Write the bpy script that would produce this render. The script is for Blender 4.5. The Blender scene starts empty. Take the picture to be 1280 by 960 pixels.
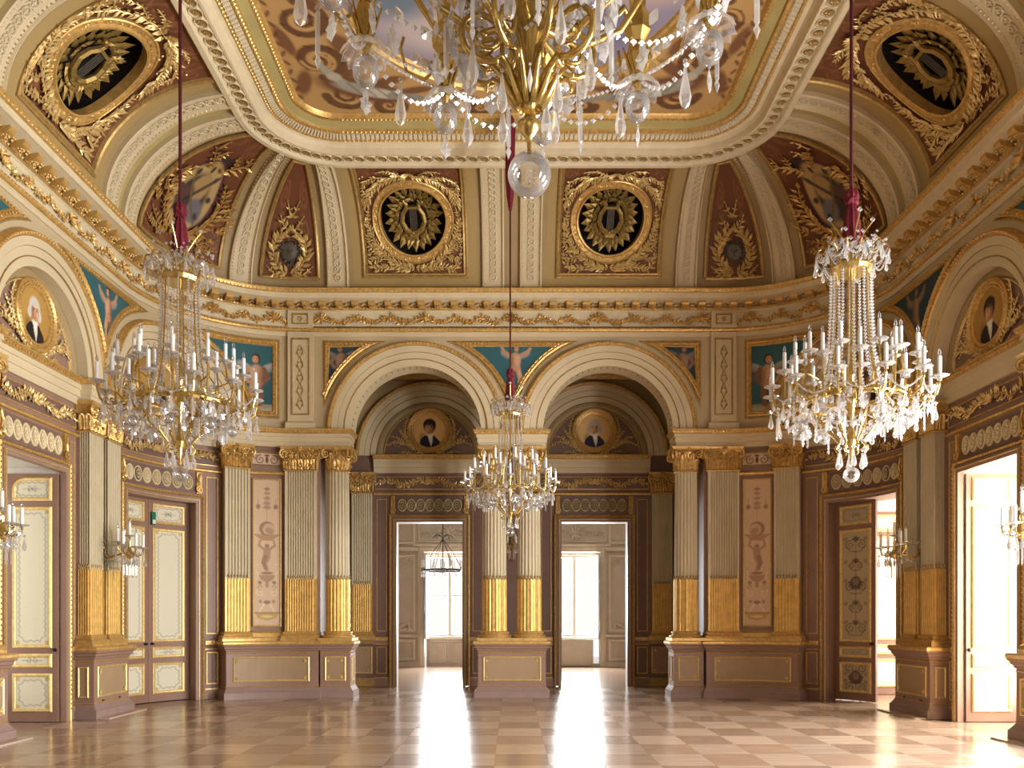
import bpy, math, random
import numpy as np
from mathutils import Vector, Matrix
from mathutils.geometry import tessellate_polygon

PI = math.pi
random.seed(7)
SC = bpy.context.scene
COL = SC.collection

# ------------------------------------------------------------------ camera, sky, lights, exposure
F_PX, HORIZON, CAM_H = 1070.0, 772.0, 1.65
cam_data = bpy.data.cameras.new('camera')
cam = bpy.data.objects.new('camera', cam_data)
COL.objects.link(cam)
cam.location = (0, 0, CAM_H)
cam.rotation_euler = (PI / 2, 0, 0)
cam_data.sensor_fit = 'HORIZONTAL'
cam_data.sensor_width = 36.0
cam_data.lens = 36.0 * F_PX / 1280.0
cam_data.shift_y = (HORIZON - 480.0) / 1280.0
cam_data.clip_end = 200
SC.camera = cam

world = bpy.data.worlds.new('sky')
SC.world = world
world.use_nodes = True
bg = world.node_tree.nodes['Background']
bg.inputs[0].default_value = (1.0, 0.97, 0.93, 1)
bg.inputs[1].default_value = 1.3

SC.view_settings.view_transform = 'Standard'
SC.view_settings.look = 'None'
SC.view_settings.exposure = -0.22
SC.view_settings.gamma = 1.0
SC.view_settings.use_curve_mapping = False
try:
    SC.cycles.max_bounces = 7
    SC.cycles.diffuse_bounces = 4
    SC.cycles.glossy_bounces = 4
    SC.cycles.transmission_bounces = 4
    SC.cycles.transparent_max_bounces = 24
    SC.cycles.caustics_reflective = False
    SC.cycles.caustics_refractive = False
    SC.cycles.sample_clamp_indirect = 6.0
except Exception:
    pass


def area(name, loc, target, sx, sy, power, color):
    d = bpy.data.lights.new(name, 'AREA')
    d.shape = 'RECTANGLE'
    d.size, d.size_y, d.energy, d.color = sx, sy, power, color
    o = bpy.data.objects.new(name, d)
    COL.objects.link(o)
    o.location = loc
    o.rotation_euler = (Vector(target) - Vector(loc)).to_track_quat('-Z', 'Y').to_euler()
    return o


# daylight: one soft light at each window, the size of its glazing
for yw in (8.75, 4.8, 0.8):
    area('window_light', (7.6, yw, 2.2), (0, yw, 2.6), 1.5, 3.6, 1500, (0.97, 0.98, 1.0))
area('window_light', (8.40, 12.73, 2.1), (0, 12.73, 1.8), 1.5, 3.6, 1000, (1.0, 0.96, 0.90))
area('window_light', (10.5, 17.0, 2.1), (0, 17.0, 2.0), 2.1, 3.7, 1000, (1.0, 0.94, 0.86))
for xw in (-2.1, 2.1):
    area('window_light', (xw, 29.1, 2.4), (xw, 0, 1.2), 1.5, 2.8, 1600, (0.94, 0.97, 1.0))
area('window_light', (-8.40, 12.73, 2.1), (0, 12.73, 1.8), 1.5, 3.6, 38, (1.0, 0.97, 0.92))


# ------------------------------------------------------------------ materials
def lin(h):
    h = h.lstrip('#')
    out = []
    for i in (0, 2, 4):
        c = int(h[i:i + 2], 16) / 255.0
        out.append(c / 12.92 if c <= 0.04045 else ((c + 0.055) / 1.055) ** 2.4)
    return tuple(out)


def mat(name, hexcol, rough=0.6, metal=0.0, noise=0.10, nscale=6.0, bump=0.0, bscale=40.0, spec=0.4):
    m = bpy.data.materials.new(name)
    m.use_nodes = True
    nt = m.node_tree
    b = nt.nodes['Principled BSDF']
    c = lin(hexcol)
    b.inputs['Roughness'].default_value = rough
    b.inputs['Metallic'].default_value = metal
    b.inputs['Specular IOR Level'].default_value = spec
    if noise > 0:
        tc = nt.nodes.new('ShaderNodeTexCoord')
        n = nt.nodes.new('ShaderNodeTexNoise')
        n.inputs['Scale'].default_value = nscale
        n.inputs['Detail'].default_value = 2.0
        nt.links.new(tc.outputs['Object'], n.inputs['Vector'])
        r = nt.nodes.new('ShaderNodeValToRGB')
        r.color_ramp.elements[0].position = 0.3
        r.color_ramp.elements[1].position = 0.7
        r.color_ramp.elements[0].color = tuple(x * (1 - noise) for x in c) + (1,)
        r.color_ramp.elements[1].color = tuple(min(1, x * (1 + noise)) for x in c) + (1,)
        nt.links.new(n.outputs['Fac'], r.inputs['Fac'])
        nt.links.new(r.outputs['Color'], b.inputs['Base Color'])
        if bump > 0:
            n2 = nt.nodes.new('ShaderNodeTexNoise')
            n2.inputs['Scale'].default_value = bscale
            nt.links.new(tc.outputs['Object'], n2.inputs['Vector'])
            bp = nt.nodes.new('ShaderNodeBump')
            bp.inputs['Strength'].default_value = bump
            bp.inputs['Distance'].default_value = 0.01
            nt.links.new(n2.outputs['Fac'], bp.inputs['Height'])
            nt.links.new(bp.outputs['Normal'], b.inputs['Normal'])
    else:
        b.inputs['Base Color'].default_value = c + (1,)
    return m


M = {}
M['cream'] = mat('cream_stone', 'd0bf9b', 0.55, noise=0.05, nscale=1.5)
M['buff'] = mat('buff_wall_paint', 'bfac87', 0.6, noise=0.05, nscale=1.5)
M['cream2'] = mat('pale_cream_moulding', 'd8c8a4', 0.5, noise=0.05)
M['tan'] = mat('tan_plaster', 'a18a60', 0.6, noise=0.08, nscale=2)
M['olive'] = mat('olive_plaster', 'ae9d64', 0.6, noise=0.08, nscale=2)
M['mauve'] = mat('mauve_brown_paint', '937563', 0.5, noise=0.08, nscale=2)
M['mauve_dark'] = mat('dark_mauve_paint_and_shade', '7a5f53', 0.5, noise=0.08, nscale=2)  # overdoor field colour; on vestibule walls it stands in for backlit shade
M['taupe'] = mat('taupe_panel', 'a38868', 0.5, noise=0.06, nscale=3)
M['lilac'] = mat('lilac_grey_plinth', '927a70', 0.5, noise=0.06)
M['russet'] = mat('russet_ground', '6e432b', 0.6, noise=0.15)
M['shaft'] = mat('pale_olive_shaft', 'ccbf9f', 0.5, noise=0.06, nscale=3)
M['gold'] = mat('gilding', 'd2ab66', 0.40, 0.5, noise=0.18, nscale=14, bump=0.25, bscale=60)
M['gold_dull'] = mat('worn_gilding', 'b08f55', 0.45, 0.45, noise=0.2, nscale=14, bump=0.25, bscale=50)
M['gold_leaf'] = mat('bright_leaf_gilding', 'dcbd7c', 0.40, 0.4, noise=0.15, nscale=20)
M['gilt_shaft'] = mat('gilded_shaft', 'd6ad60', 0.42, 0.45, noise=0.18, nscale=8)
M['brass'] = mat('chandelier_brass', 'cdae66', 0.26, 0.85, noise=0.12, nscale=20)
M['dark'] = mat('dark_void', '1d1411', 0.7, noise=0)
M['bronze'] = mat('bronze_grey_relief', '5a5348', 0.5, 0.3, noise=0.2, nscale=20)
M['lyre'] = mat('dull_gold_lyre', '94793f', 0.45, 0.5, noise=0.2, nscale=20)
M['candle'] = mat('white_candle_sleeve', 'f2f0ea', 0.4, noise=0)
M['red'] = mat('crimson_velvet', '6a1626', 0.8, noise=0.25, nscale=30)
M['cord'] = mat('dark_crimson_cord', '4e1419', 0.8, noise=0.1)
M['sage'] = mat('pale_sage_panel', 'cdc9a8', 0.45, noise=0.04, nscale=2)
M['door'] = mat('mauve_door_paint', '8d6c5a', 0.4, noise=0.07, nscale=3)
M['white'] = mat('white_paint', 'ddd8cc', 0.5, noise=0.03)
M['far'] = mat('far_room_paint', 'b2a898', 0.55, noise=0.06, nscale=3)
M['far2'] = mat('far_room_moulding', 'c2b7a4', 0.55, noise=0.06)
M['stone_red'] = mat('pinkish_cream_disc', 'dccaa0', 0.5, noise=0.06)
M['iron'] = mat('dark_iron', '2a2420', 0.4, 0.6, noise=0)


def paint_mat():
    m = bpy.data.materials.new('painted_canvas')
    m.use_nodes = True
    nt = m.node_tree
    a = nt.nodes.new('ShaderNodeAttribute')
    a.attribute_name = 'Col'
    b = nt.nodes['Principled BSDF']
    nt.links.new(a.outputs['Color'], b.inputs['Base Color'])
    b.inputs['Roughness'].default_value = 0.6
    b.inputs['Specular IOR Level'].default_value = 0.3
    return m


M['paint'] = paint_mat()


def crystal_mat(name, tint, tfac, rough, milk=0.45):
    m = bpy.data.materials.new(name)
    m.use_nodes = True
    nt = m.node_tree
    nt.nodes.remove(nt.nodes['Principled BSDF'])
    out = nt.nodes['Material Output']
    tr = nt.nodes.new('ShaderNodeBsdfTransparent')
    tr.inputs[0].default_value = (0.97, 0.97, 0.97, 1)
    gl = nt.nodes.new('ShaderNodeBsdfGlossy')
    gl.inputs[0].default_value = tint
    gl.inputs['Roughness'].default_value = rough
    df = nt.nodes.new('ShaderNodeBsdfTranslucent')
    df.inputs[0].default_value = (0.95, 0.93, 0.9, 1)
    d2 = nt.nodes.new('ShaderNodeBsdfDiffuse')
    d2.inputs[0].default_value = (0.95, 0.93, 0.9, 1)
    fr = nt.nodes.new('ShaderNodeLayerWeight')
    fr.inputs['Blend'].default_value = 0.45
    mr = nt.nodes.new('ShaderNodeMapRange')
    mr.inputs['To Min'].default_value = tfac
    mr.inputs['To Max'].default_value = 0.95
    nt.links.new(fr.outputs['Fresnel'], mr.inputs['Value'])
    m1 = nt.nodes.new('ShaderNodeMixShader')
    nt.links.new(mr.outputs['Result'], m1.inputs[0])
    nt.links.new(tr.outputs[0], m1.inputs[1])
    m2 = nt.nodes.new('ShaderNodeMixShader')
    m2.inputs[0].default_value = milk
    nt.links.new(gl.outputs[0], m2.inputs[1])
    m3 = nt.nodes.new('ShaderNodeMixShader')
    m3.inputs[0].default_value = 0.5
    nt.links.new(df.outputs[0], m3.inputs[1])
    nt.links.new(d2.outputs[0], m3.inputs[2])
    nt.links.new(m3.outputs[0], m2.inputs[2])
    nt.links.new(m2.outputs[0], m1.inputs[2])
    nt.links.new(m1.outputs[0], out.inputs[0])
    return m


M['crystal'] = crystal_mat('cut_crystal', (1, 0.98, 0.95, 1), 0.30, 0.06)
M['glassball'] = crystal_mat('clear_glass_ball', (1, 0.98, 0.96, 1), 0.07, 0.03, 0.15)


def pane_mat():
    m = bpy.data.materials.new('window_glass')
    m.use_nodes = True
    nt = m.node_tree
    nt.nodes.remove(nt.nodes['Principled BSDF'])
    tr = nt.nodes.new('ShaderNodeBsdfTransparent')
    gl = nt.nodes.new('ShaderNodeBsdfGlossy')
    gl.inputs['Roughness'].default_value = 0.02
    mx = nt.nodes.new('ShaderNodeMixShader')
    mx.inputs[0].default_value = 0.06
    nt.links.new(tr.outputs[0], mx.inputs[1])
    nt.links.new(gl.outputs[0], mx.inputs[2])
    nt.links.new(mx.outputs[0], nt.nodes['Material Output'].inputs[0])
    return m


M['grey_paint'] = mat('pale_grey_paint', 'b5ad9b', 0.5, noise=0.03)
M['green'] = mat('dark_green_enamel', '1f6b4a', 0.4, noise=0)
M['pane'] = pane_mat()


def wood(name, c1, c2, rough, ang):
    m = bpy.data.materials.new(name)
    m.use_nodes = True
    nt = m.node_tree
    b = nt.nodes['Principled BSDF']
    tc = nt.nodes.new('ShaderNodeTexCoord')
    mp = nt.nodes.new('ShaderNodeMapping')
    mp.inputs['Rotation'].default_value = (0, 0, ang)
    mp.inputs['Scale'].default_value = (1.2, 14, 1)
    nt.links.new(tc.outputs['Object'], mp.inputs['Vector'])
    oi = nt.nodes.new('ShaderNodeObjectInfo')
    add = nt.nodes.new('ShaderNodeVectorMath')
    add.operation = 'ADD'
    nt.links.new(mp.outputs[0], add.inputs[0])
    sc = nt.nodes.new('ShaderNodeVectorMath')
    sc.operation = 'SCALE'
    sc.inputs['Scale'].default_value = 37.0
    nt.links.new(oi.outputs['Random'], sc.inputs[0])
    nt.links.new(sc.outputs[0], add.inputs[1])
    n = nt.nodes.new('ShaderNodeTexNoise')
    n.inputs['Scale'].default_value = 1.6
    n.inputs['Detail'].default_value = 3
    nt.links.new(add.outputs[0], n.inputs['Vector'])
    r = nt.nodes.new('ShaderNodeValToRGB')
    r.color_ramp.elements[0].position = 0.3
    r.color_ramp.elements[1].position = 0.72
    r.color_ramp.elements[0].color = lin(c1) + (1,)
    r.color_ramp.elements[1].color = lin(c2) + (1,)
    nt.links.new(n.outputs['Fac'], r.inputs['Fac'])
    hs = nt.nodes.new('ShaderNodeHueSaturation')
    ml = nt.nodes.new('ShaderNodeMapRange')
    ml.inputs['To Min'].default_value = 0.86
    ml.inputs['To Max'].default_value = 1.12
    nt.links.new(oi.outputs['Random'], ml.inputs['Value'])
    nt.links.new(ml.outputs[0], hs.inputs['Value'])
    nt.links.new(r.outputs['Color'], hs.inputs['Color'])
    nt.links.new(hs.outputs[0], b.inputs['Base Color'])
    b.inputs['Roughness'].default_value = rough
    b.inputs['Specular IOR Level'].default_value = 0.5
    return m


M['wood_a'] = wood('oak_parquet_lengthwise', '967a66', 'ab9079', 0.19, 0.0)
M['wood_b'] = wood('oak_parquet_crosswise', 'ad937d', 'c4ac95', 0.20, PI / 2)  # same oak; the paler tone puts the crosswise grain's sheen into the colour

# ------------------------------------------------------------------ mesh building
WL = {}


class MB:
    def __init__(self):
        self.v, self.f, self.m = [], [], []

    def add(self, verts, faces, mi=0):
        b = len(self.v)
        self.v.extend(verts)
        for fc in faces:
            self.f.append(tuple(b + i for i in fc))
            self.m.append(mi)

    # closed/open loops of equal length joined by quads
    def loft(self, loops, mi=0, closed=True, cap0=False, cap1=False):
        n = len(loops[0])
        b = len(self.v)
        for lp in loops:
            self.v.extend(lp)
        last = n if closed else n - 1
        for i in range(len(loops) - 1):
            o0, o1 = b + i * n, b + (i + 1) * n
            for j in range(last):
                k = (j + 1) % n
                self.f.append((o0 + j, o0 + k, o1 + k, o1 + j))
                self.m.append(mi)
        if cap0:
            self.f.append(tuple(range(b, b + n)))
            self.m.append(mi)
        if cap1:
            o = b + (len(loops) - 1) * n
            self.f.append(tuple(range(o, o + n)))
            self.m.append(mi)

    def box(self, u0, u1, w0, w1, z0, z1, mi=0, us=None):
        us = us or usub(u0, u1)
        self.loft([[(u, w0, z0), (u, w1, z0), (u, w1, z1), (u, w0, z1)] for u in us], mi, True, True, True)

    # a profile of (w, z) points swept along u
    def sweep(self, us, prof, mi=0, closed=False):
        self.loft([[(u, w, z) for (w, z) in prof] for u in us], mi, closed, closed, closed)

    # a (u, w) outline lifted through z levels [(poly, z)]
    def stack(self, levels, mi=0, caps=True):
        self.loft([[(u, w, z) for (u, w) in poly] for poly, z in levels], mi, True, caps, caps)

    # closed polygon of (u, z); profile of (inset, w)
    def polyframe(self, poly, prof, mi=0):
        self.loft([[(u, w, z) for (u, z) in inset(poly, d)] for (d, w) in prof], mi, True)

    def polyfill(self, poly, w, mi=0):
        tris = tessellate_polygon([[Vector((u, z, 0)) for u, z in poly]])
        self.add([(u, w, z) for u, z in poly], [tuple(t) for t in tris], mi)

    # ring/arch: profile of (r, w) swept by angle in the (u, z) plane
    def arc(self, uc, zc, prof, a0=0.0, a1=PI, n=36, mi=0, closed=False):
        loops = []
        for i in range(n + 1):
            a = a0 + (a1 - a0) * i / n
            c, s = math.cos(a), math.sin(a)
            loops.append([(uc + r * c, w, zc + r * s) for r, w in prof])
        self.loft(loops, mi, closed, closed, closed)

    def tube(self, pts, r, n=5, mi=0, taper=None, caps=True):
        P = [Vector(p) for p in pts]
        loops = []
        up = Vector((0, 0, 1))
        prev = None
        for i, p in enumerate(P):
            t = (P[min(i + 1, len(P) - 1)] - P[max(i - 1, 0)])
            if t.length < 1e-9:
                t = Vector((0, 0, 1))
            t.normalize()
            if prev is None:
                ref = up if abs(t.z) < 0.9 else Vector((1, 0, 0))
                a = t.cross(ref).normalized()
            else:
                a = prev - t * prev.dot(t)
                if a.length < 1e-6:
                    a = t.orthogonal()
                a.normalize()
            prev = a
            b = t.cross(a)
            rr = r if taper is None else r * taper(i / max(1, len(P) - 1))
            loops.append([tuple(p + (a * math.cos(2 * PI * k / n) + b * math.sin(2 * PI * k / n)) * rr) for k in range(n)])
        self.loft(loops, mi, True, caps, caps)

    def lathe(self, prof, c=(0, 0, 0), n=16, mi=0, ribs=0.0):
        loops = []
        for r, z in prof:
            loops.append([(c[0] + r * (1 + (ribs if k % 2 else -ribs)) * math.cos(2 * PI * k / n),
                           c[1] + r * (1 + (ribs if k % 2 else -ribs)) * math.sin(2 * PI * k / n), c[2] + z) for k in range(n)])
        ring = prof[0] == prof[-1]
        self.loft(loops, mi, True, prof[0][0] > 1e-4 and not ring, prof[-1][0] > 1e-4 and not ring)

    # turned profile of (r, w) facing out of the (u, z) plane
    def disc(self, prof, c=(0, 0, 0), n=16, mi=0):
        self.loft([[(c[0] + r * math.cos(2 * PI * k / n), c[1] + w, c[2] + r * math.sin(2 * PI * k / n)) for k in range(n)] for r, w in prof], mi, True, prof[0][0] > 1e-4, prof[-1][0] > 1e-4)

    # small octahedral bead
    def bead(self, p, r, mi=0, sz=1.0):
        x, y, z = p
        self.add([(x + r, y, z), (x, y + r, z), (x - r, y, z), (x, y - r, z), (x, y, z + r * sz), (x, y, z - r * sz)],
                 [(0, 1, 4), (1, 2, 4), (2, 3, 4), (3, 0, 4), (1, 0, 5), (2, 1, 5), (3, 2, 5), (0, 3, 5)], mi)

    # folded leaf lying in the (u, z) plane of a chart, raised towards w
    def leaf(self, u, z, ang, ln, wd, w=0.0, lift=0.4, mi=0):
        c, s = math.cos(ang), math.sin(ang)

        def q(a, b, h):
            return (u + a * c - b * s, w + h, z + a * s + b * c)
        self.add([q(0, 0, 0), q(ln * .45, wd / 2, ln * lift * .25), q(ln, 0, ln * lift * .8), q(ln * .45, -wd / 2, ln * lift * .25), q(ln * .5, 0, ln * lift * .75)],
                 [(0, 4, 1), (1, 4, 2), (2, 4, 3), (3, 4, 0)], mi)

    def build(self, name, mats, parent=None, f=None, smooth=False, loc=None, kind=None, label=None, cat=None, group=None, colors=None):
        V = np.asarray(self.v, dtype=np.float64).reshape(-1, 3)
        if f is not None:
            V = f(V)
        off = np.zeros(3)
        if parent is not None:
            off = WL[parent.name]
        elif loc is not None:
            off = np.array(loc, float)
        V = V - off
        me = bpy.data.meshes.new(name)
        me.from_pydata(V.tolist(), [], self.f)
        if not isinstance(mats, (list, tuple)):
            mats = [mats]
        for mm in mats:
            me.materials.append(M[mm] if isinstance(mm, str) else mm)
        if len(mats) > 1:
            me.polygons.foreach_set('material_index', self.m)
        if smooth:
            me.polygons.foreach_set('use_smooth', [True] * len(self.f))
        if colors is not None:
            ca = me.color_attributes.new('Col', 'FLOAT_COLOR', 'POINT')
            c4 = np.ones((len(V), 4), dtype=np.float32)
            c4[:, :3] = colors
            ca.data.foreach_set('color', c4.ravel())
        me.update()
        o = bpy.data.objects.new(name, me)
        COL.objects.link(o)
        if parent is not None:
            o.parent = parent
        elif loc is not None:
            o.location = loc
        WL[o.name] = off
        tag(o, label, cat, group, kind)
        return o


def tag(o, label=None, cat=None, group=None, kind=None):
    if label:
        o['label'] = label
    if cat:
        o['category'] = cat
    if group:
        o['group'] = group
    if kind:
        o['kind'] = kind
    return o


def thing(name, label, cat, loc, group=None, kind='thing'):
    o = bpy.data.objects.new(name, None)
    o.empty_display_size = 0.1
    COL.objects.link(o)
    o.location = loc
    WL[o.name] = np.array(loc, float)
    return tag(o, label, cat, group, kind)


def struct(name, loc=(0, 0, 0), label=None):
    o = bpy.data.objects.new(name, None)
    COL.objects.link(o)
    o.location = loc
    WL[o.name] = np.array(loc, float)
    o['kind'] = 'structure'
    if label:
        o['label'] = label
    return o


def inst(name, mesh, parent, matrix, kind=None, label=None):
    o = bpy.data.objects.new(name, mesh)
    COL.objects.link(o)
    off = WL[parent.name] if parent is not None else np.zeros(3)
    mm = matrix.copy()
    mm.translation = mm.translation - Vector(off)
    if parent is not None:
        o.parent = parent
    o.matrix_local = mm
    WL[o.name] = np.array(matrix.translation)
    return tag(o, label, None, None, kind)


def copy_tree(o, parent=None):
    c = o.copy()
    COL.objects.link(c)
    if parent is not None:
        c.parent = parent
        c.matrix_parent_inverse = o.matrix_parent_inverse
    for ch in o.children:
        copy_tree(ch, c)
    return c


def protomesh(mb, name, mats, smooth=False):
    me = bpy.data.meshes.new(name)
    me.from_pydata([tuple(v) for v in mb.v], [], mb.f)
    if not isinstance(mats, (list, tuple)):
        mats = [mats]
    for mm in mats:
        me.materials.append(M[mm])
    if len(mats) > 1:
        me.polygons.foreach_set('material_index', mb.m)
    if smooth:
        me.polygons.foreach_set('use_smooth', [True] * len(mb.f))
    me.update()
    return me


def inset(poly, d):
    """Polygon (u, z) moved inward by d along mitred normals."""
    if abs(d) < 1e-9:
        return list(poly)
    n = len(poly)
    ar = sum(poly[i][0] * poly[(i + 1) % n][1] - poly[(i + 1) % n][0] * poly[i][1] for i in range(n))
    sg = 1.0 if ar > 0 else -1.0
    out = []
    for i in range(n):
        p0, p1, p2 = poly[i - 1], poly[i], poly[(i + 1) % n]
        e1 = (p1[0] - p0[0], p1[1] - p0[1])
        e2 = (p2[0] - p1[0], p2[1] - p1[1])
        l1, l2 = math.hypot(*e1) or 1e-9, math.hypot(*e2) or 1e-9
        n1 = (-e1[1] / l1 * sg, e1[0] / l1 * sg)
        n2 = (-e2[1] / l2 * sg, e2[0] / l2 * sg)
        k = 1 + n1[0] * n2[0] + n1[1] * n2[1]
        k = max(k, 0.12)
        out.append((p1[0] + (n1[0] + n2[0]) / k * d, p1[1] + (n1[1] + n2[1]) / k * d))
    return out


def rectpoly(u0, u1, z0, z1):
    us = usub(u0, u1)
    return [(u, z0) for u in us] + [(u, z1) for u in reversed(us)]


# ------------------------------------------------------------------ the plan of the room
CX, CY, R0 = 4.35, 15.25, 2.6
U1 = CX                       # the end wall turns into the rounded corner
U2 = CX + R0 * PI / 2         # the corner turns into the side wall
SIDE = CX + R0                # 6.95


def usub(a, b):
    if b <= U1 + 1e-6 or a >= U2 - 1e-6:
        return [a, b]
    n = max(2, int(abs(b - a) / 0.16) + 1)
    return [a + (b - a) * i / n for i in range(n + 1)]


def uline(a, b, step):
    n = max(1, int(round((b - a) / step)))
    return [a + (b - a) * i / n for i in range(n + 1)]


def wallmap(s):
    def f(P):
        u, w, z = P[:, 0], P[:, 1], P[:, 2]
        ph = np.clip((u - U1) / R0, 0, PI / 2)
        x = np.where(u < U1, u, np.where(u > U2, CX + (R0 - w), CX + (R0 - w) * np.sin(ph)))
        y = np.where(u < U1, CY + R0 - w, np.where(u > U2, CY - (u - U2), CY + (R0 - w) * np.cos(ph)))
        return np.stack([s * x, y, z], 1)
    return f


def flatmap(yb, x0=0.0, s=1):
    def f(P):
        return np.stack([x0 + s * P[:, 0], yb - P[:, 1], P[:, 2]], 1)
    return f


WM = {1: wallmap(1), -1: wallmap(-1)}


def frame_at(f, u, w, z, flip):
    """Placement matrix with x along the wall, y into the room, z up."""
    e = 1e-3
    P = f(np.array([[u, w, z], [u + e, w, z], [u, w + e, z]], float))
    t = Vector(P[1] - P[0]).normalized()
    n = Vector(P[2] - P[0]).normalized()
    if flip:
        t = -t
    m = Matrix.Identity(4)
    for i in range(3):
        m[i][0], m[i][1], m[i][2], m[i][3] = t[i], n[i], (0, 0, 1)[i], P[0][i]
    return m


def yu(y):
    return U2 + CY - y


# ------------------------------------------------------------------ painted surfaces, worked out per vertex
class Paint:
    def __init__(self, w, h, step, base):
        self.w, self.h = w, h
        self.nx, self.ny = max(2, int(w / step)), max(2, int(h / step))
        xs = np.linspace(-w / 2, w / 2, self.nx + 1)
        ys = np.linspace(-h / 2, h / 2, self.ny + 1)
        self.X, self.Y = np.meshgrid(xs, ys)
        self.C = np.empty(self.X.shape + (3,))
        self.C[:] = lin(base)
        self.step = step

    def mix(self, m, col, a=1.0):
        c = np.array(lin(col) if isinstance(col, str) else col)
        k = (np.clip(m, 0, 1) * a)[..., None]
        self.C = self.C * (1 - k) + c * k

    def ell(self, cx, cy, rx, ry, col, rot=0.0, soft=0.15, a=1.0):
        c, s = math.cos(rot), math.sin(rot)
        dx, dy = self.X - cx, self.Y - cy
        p, q = dx * c + dy * s, -dx * s + dy * c
        d = np.sqrt((p / rx) ** 2 + (q / ry) ** 2)
        self.mix((1 - d) / max(soft, 1e-3) + 0.5, col, a)

    def poly(self, pts, col, a=1.0):
        ins = np.zeros(self.X.shape, bool)
        n = len(pts)
        for i in range(n):
            x1, y1 = pts[i]
            x2, y2 = pts[(i + 1) % n]
            if y1 == y2:
                continue
            cond = ((y1 > self.Y) != (y2 > self.Y)) & (self.X < (x2 - x1) * (self.Y - y1) / (y2 - y1) + x1)
            ins ^= cond
        self.mix(ins.astype(float), col, a)

    def stroke(self, pts, wd, col, a=1.0, w1=None):
        st = self.step
        D = np.full(self.X.shape, 9.0)
        n = len(pts) - 1
        for i in range(n):
            (x1, y1), (x2, y2) = pts[i], pts[i + 1]
            r = wd if w1 is None else wd + (w1 - wd) * i / n
            m = r + 2 * st
            j0 = int(np.clip((min(x1, x2) - m + self.w / 2) / self.w * self.nx, 0, self.nx))
            j1 = int(np.clip((max(x1, x2) + m + self.w / 2) / self.w * self.nx + 2, 0, self.nx + 1))
            i0 = int(np.clip((min(y1, y2) - m + self.h / 2) / self.h * self.ny, 0, self.ny))
            i1 = int(np.clip((max(y1, y2) + m + self.h / 2) / self.h * self.ny + 2, 0, self.ny + 1))
            if j1 <= j0 or i1 <= i0:
                continue
            X, Y = self.X[i0:i1, j0:j1], self.Y[i0:i1, j0:j1]
            dx, dy = x2 - x1, y2 - y1
            L = dx * dx + dy * dy or 1e-9
            t = np.clip(((X - x1) * dx + (Y - y1) * dy) / L, 0, 1)
            d = np.hypot(X - x1 - t * dx, Y - y1 - t * dy) - r
            D[i0:i1, j0:j1] = np.minimum(D[i0:i1, j0:j1], d)
        self.mix(0.5 - D / st, col, a)

    def scroll(self, cx, cy, r, turns, a0, sgn, wd, col, a=1.0, leaves=True):
        pts = []
        n = int(26 * turns)
        for i in range(n + 1):
            k = i / n
            an = a0 + sgn * 2 * PI * turns * k
            rr = r * (1 - 0.85 * k)
            pts.append((cx + rr * math.cos(an), cy + rr * math.sin(an)))
        self.stroke(pts, wd, col, a, wd * .7)
        if leaves:
            for i in range(2, n - 4, 4):
                x, y = pts[i]
                an = a0 + sgn * 2 * PI * turns * i / n
                self.ell(x + .10 * r * math.cos(an), y + .10 * r * math.sin(an), .16 * r, .06 * r, col, an + sgn * .9, .5, a)

    def wash(self, col, a):
        self.C = self.C * (1 - a) + np.array(lin(col)) * a

    def mesh(self, f, chart, name, parent, w=0.0, mask=None, hole=None):
        """chart(x, y, w) -> array in the space f expects."""
        mb = MB()
        x, y = self.X.ravel(), self.Y.ravel()
        mb.v = chart(x, y, np.full(x.shape, w))
        nx1 = self.nx + 1
        ii, jj = np.meshgrid(np.arange(self.ny), np.arange(self.nx), indexing='ij')
        a = (ii * nx1 + jj).ravel()
        if mask is not None:
            xc = (self.X[:-1, :-1] + self.X[1:, 1:]).ravel() / 2
            yc = (self.Y[:-1, :-1] + self.Y[1:, 1:]).ravel() / 2
            a = a[mask(xc, yc)]
        mb.f = [(int(k), int(k + 1), int(k + nx1 + 1), int(k + nx1)) for k in a]
        mb.m = [0] * len(mb.f)
        return mb.build(name, 'paint', parent, f, smooth=True, colors=self.C.reshape(-1, 3))


def uzchart(uc, zc, s=1):
    return lambda x, y, w: np.stack([uc + s * x, w, zc + y], 1)


def inpoly(pts):
    def g(x, y):
        ins = np.zeros(x.shape, bool)
        n = len(pts)
        for i in range(n):
            x1, y1 = pts[i]
            x2, y2 = pts[(i + 1) % n]
            if y1 == y2:
                continue
            ins ^= ((y1 > y) != (y2 > y)) & (x < (x2 - x1) * (y - y1) / (y2 - y1) + x1)
        return ins
    return g


def spiral(cx, cy, r0, r1, a0, turns, n=28, sgn=1):
    out = []
    for i in range(n + 1):
        k = i / n
        a = a0 + sgn * 2 * PI * turns * k
        r = r0 + (r1 - r0) * k
        out.append((cx + r * math.cos(a), cy + r * math.sin(a)))
    return out


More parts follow.
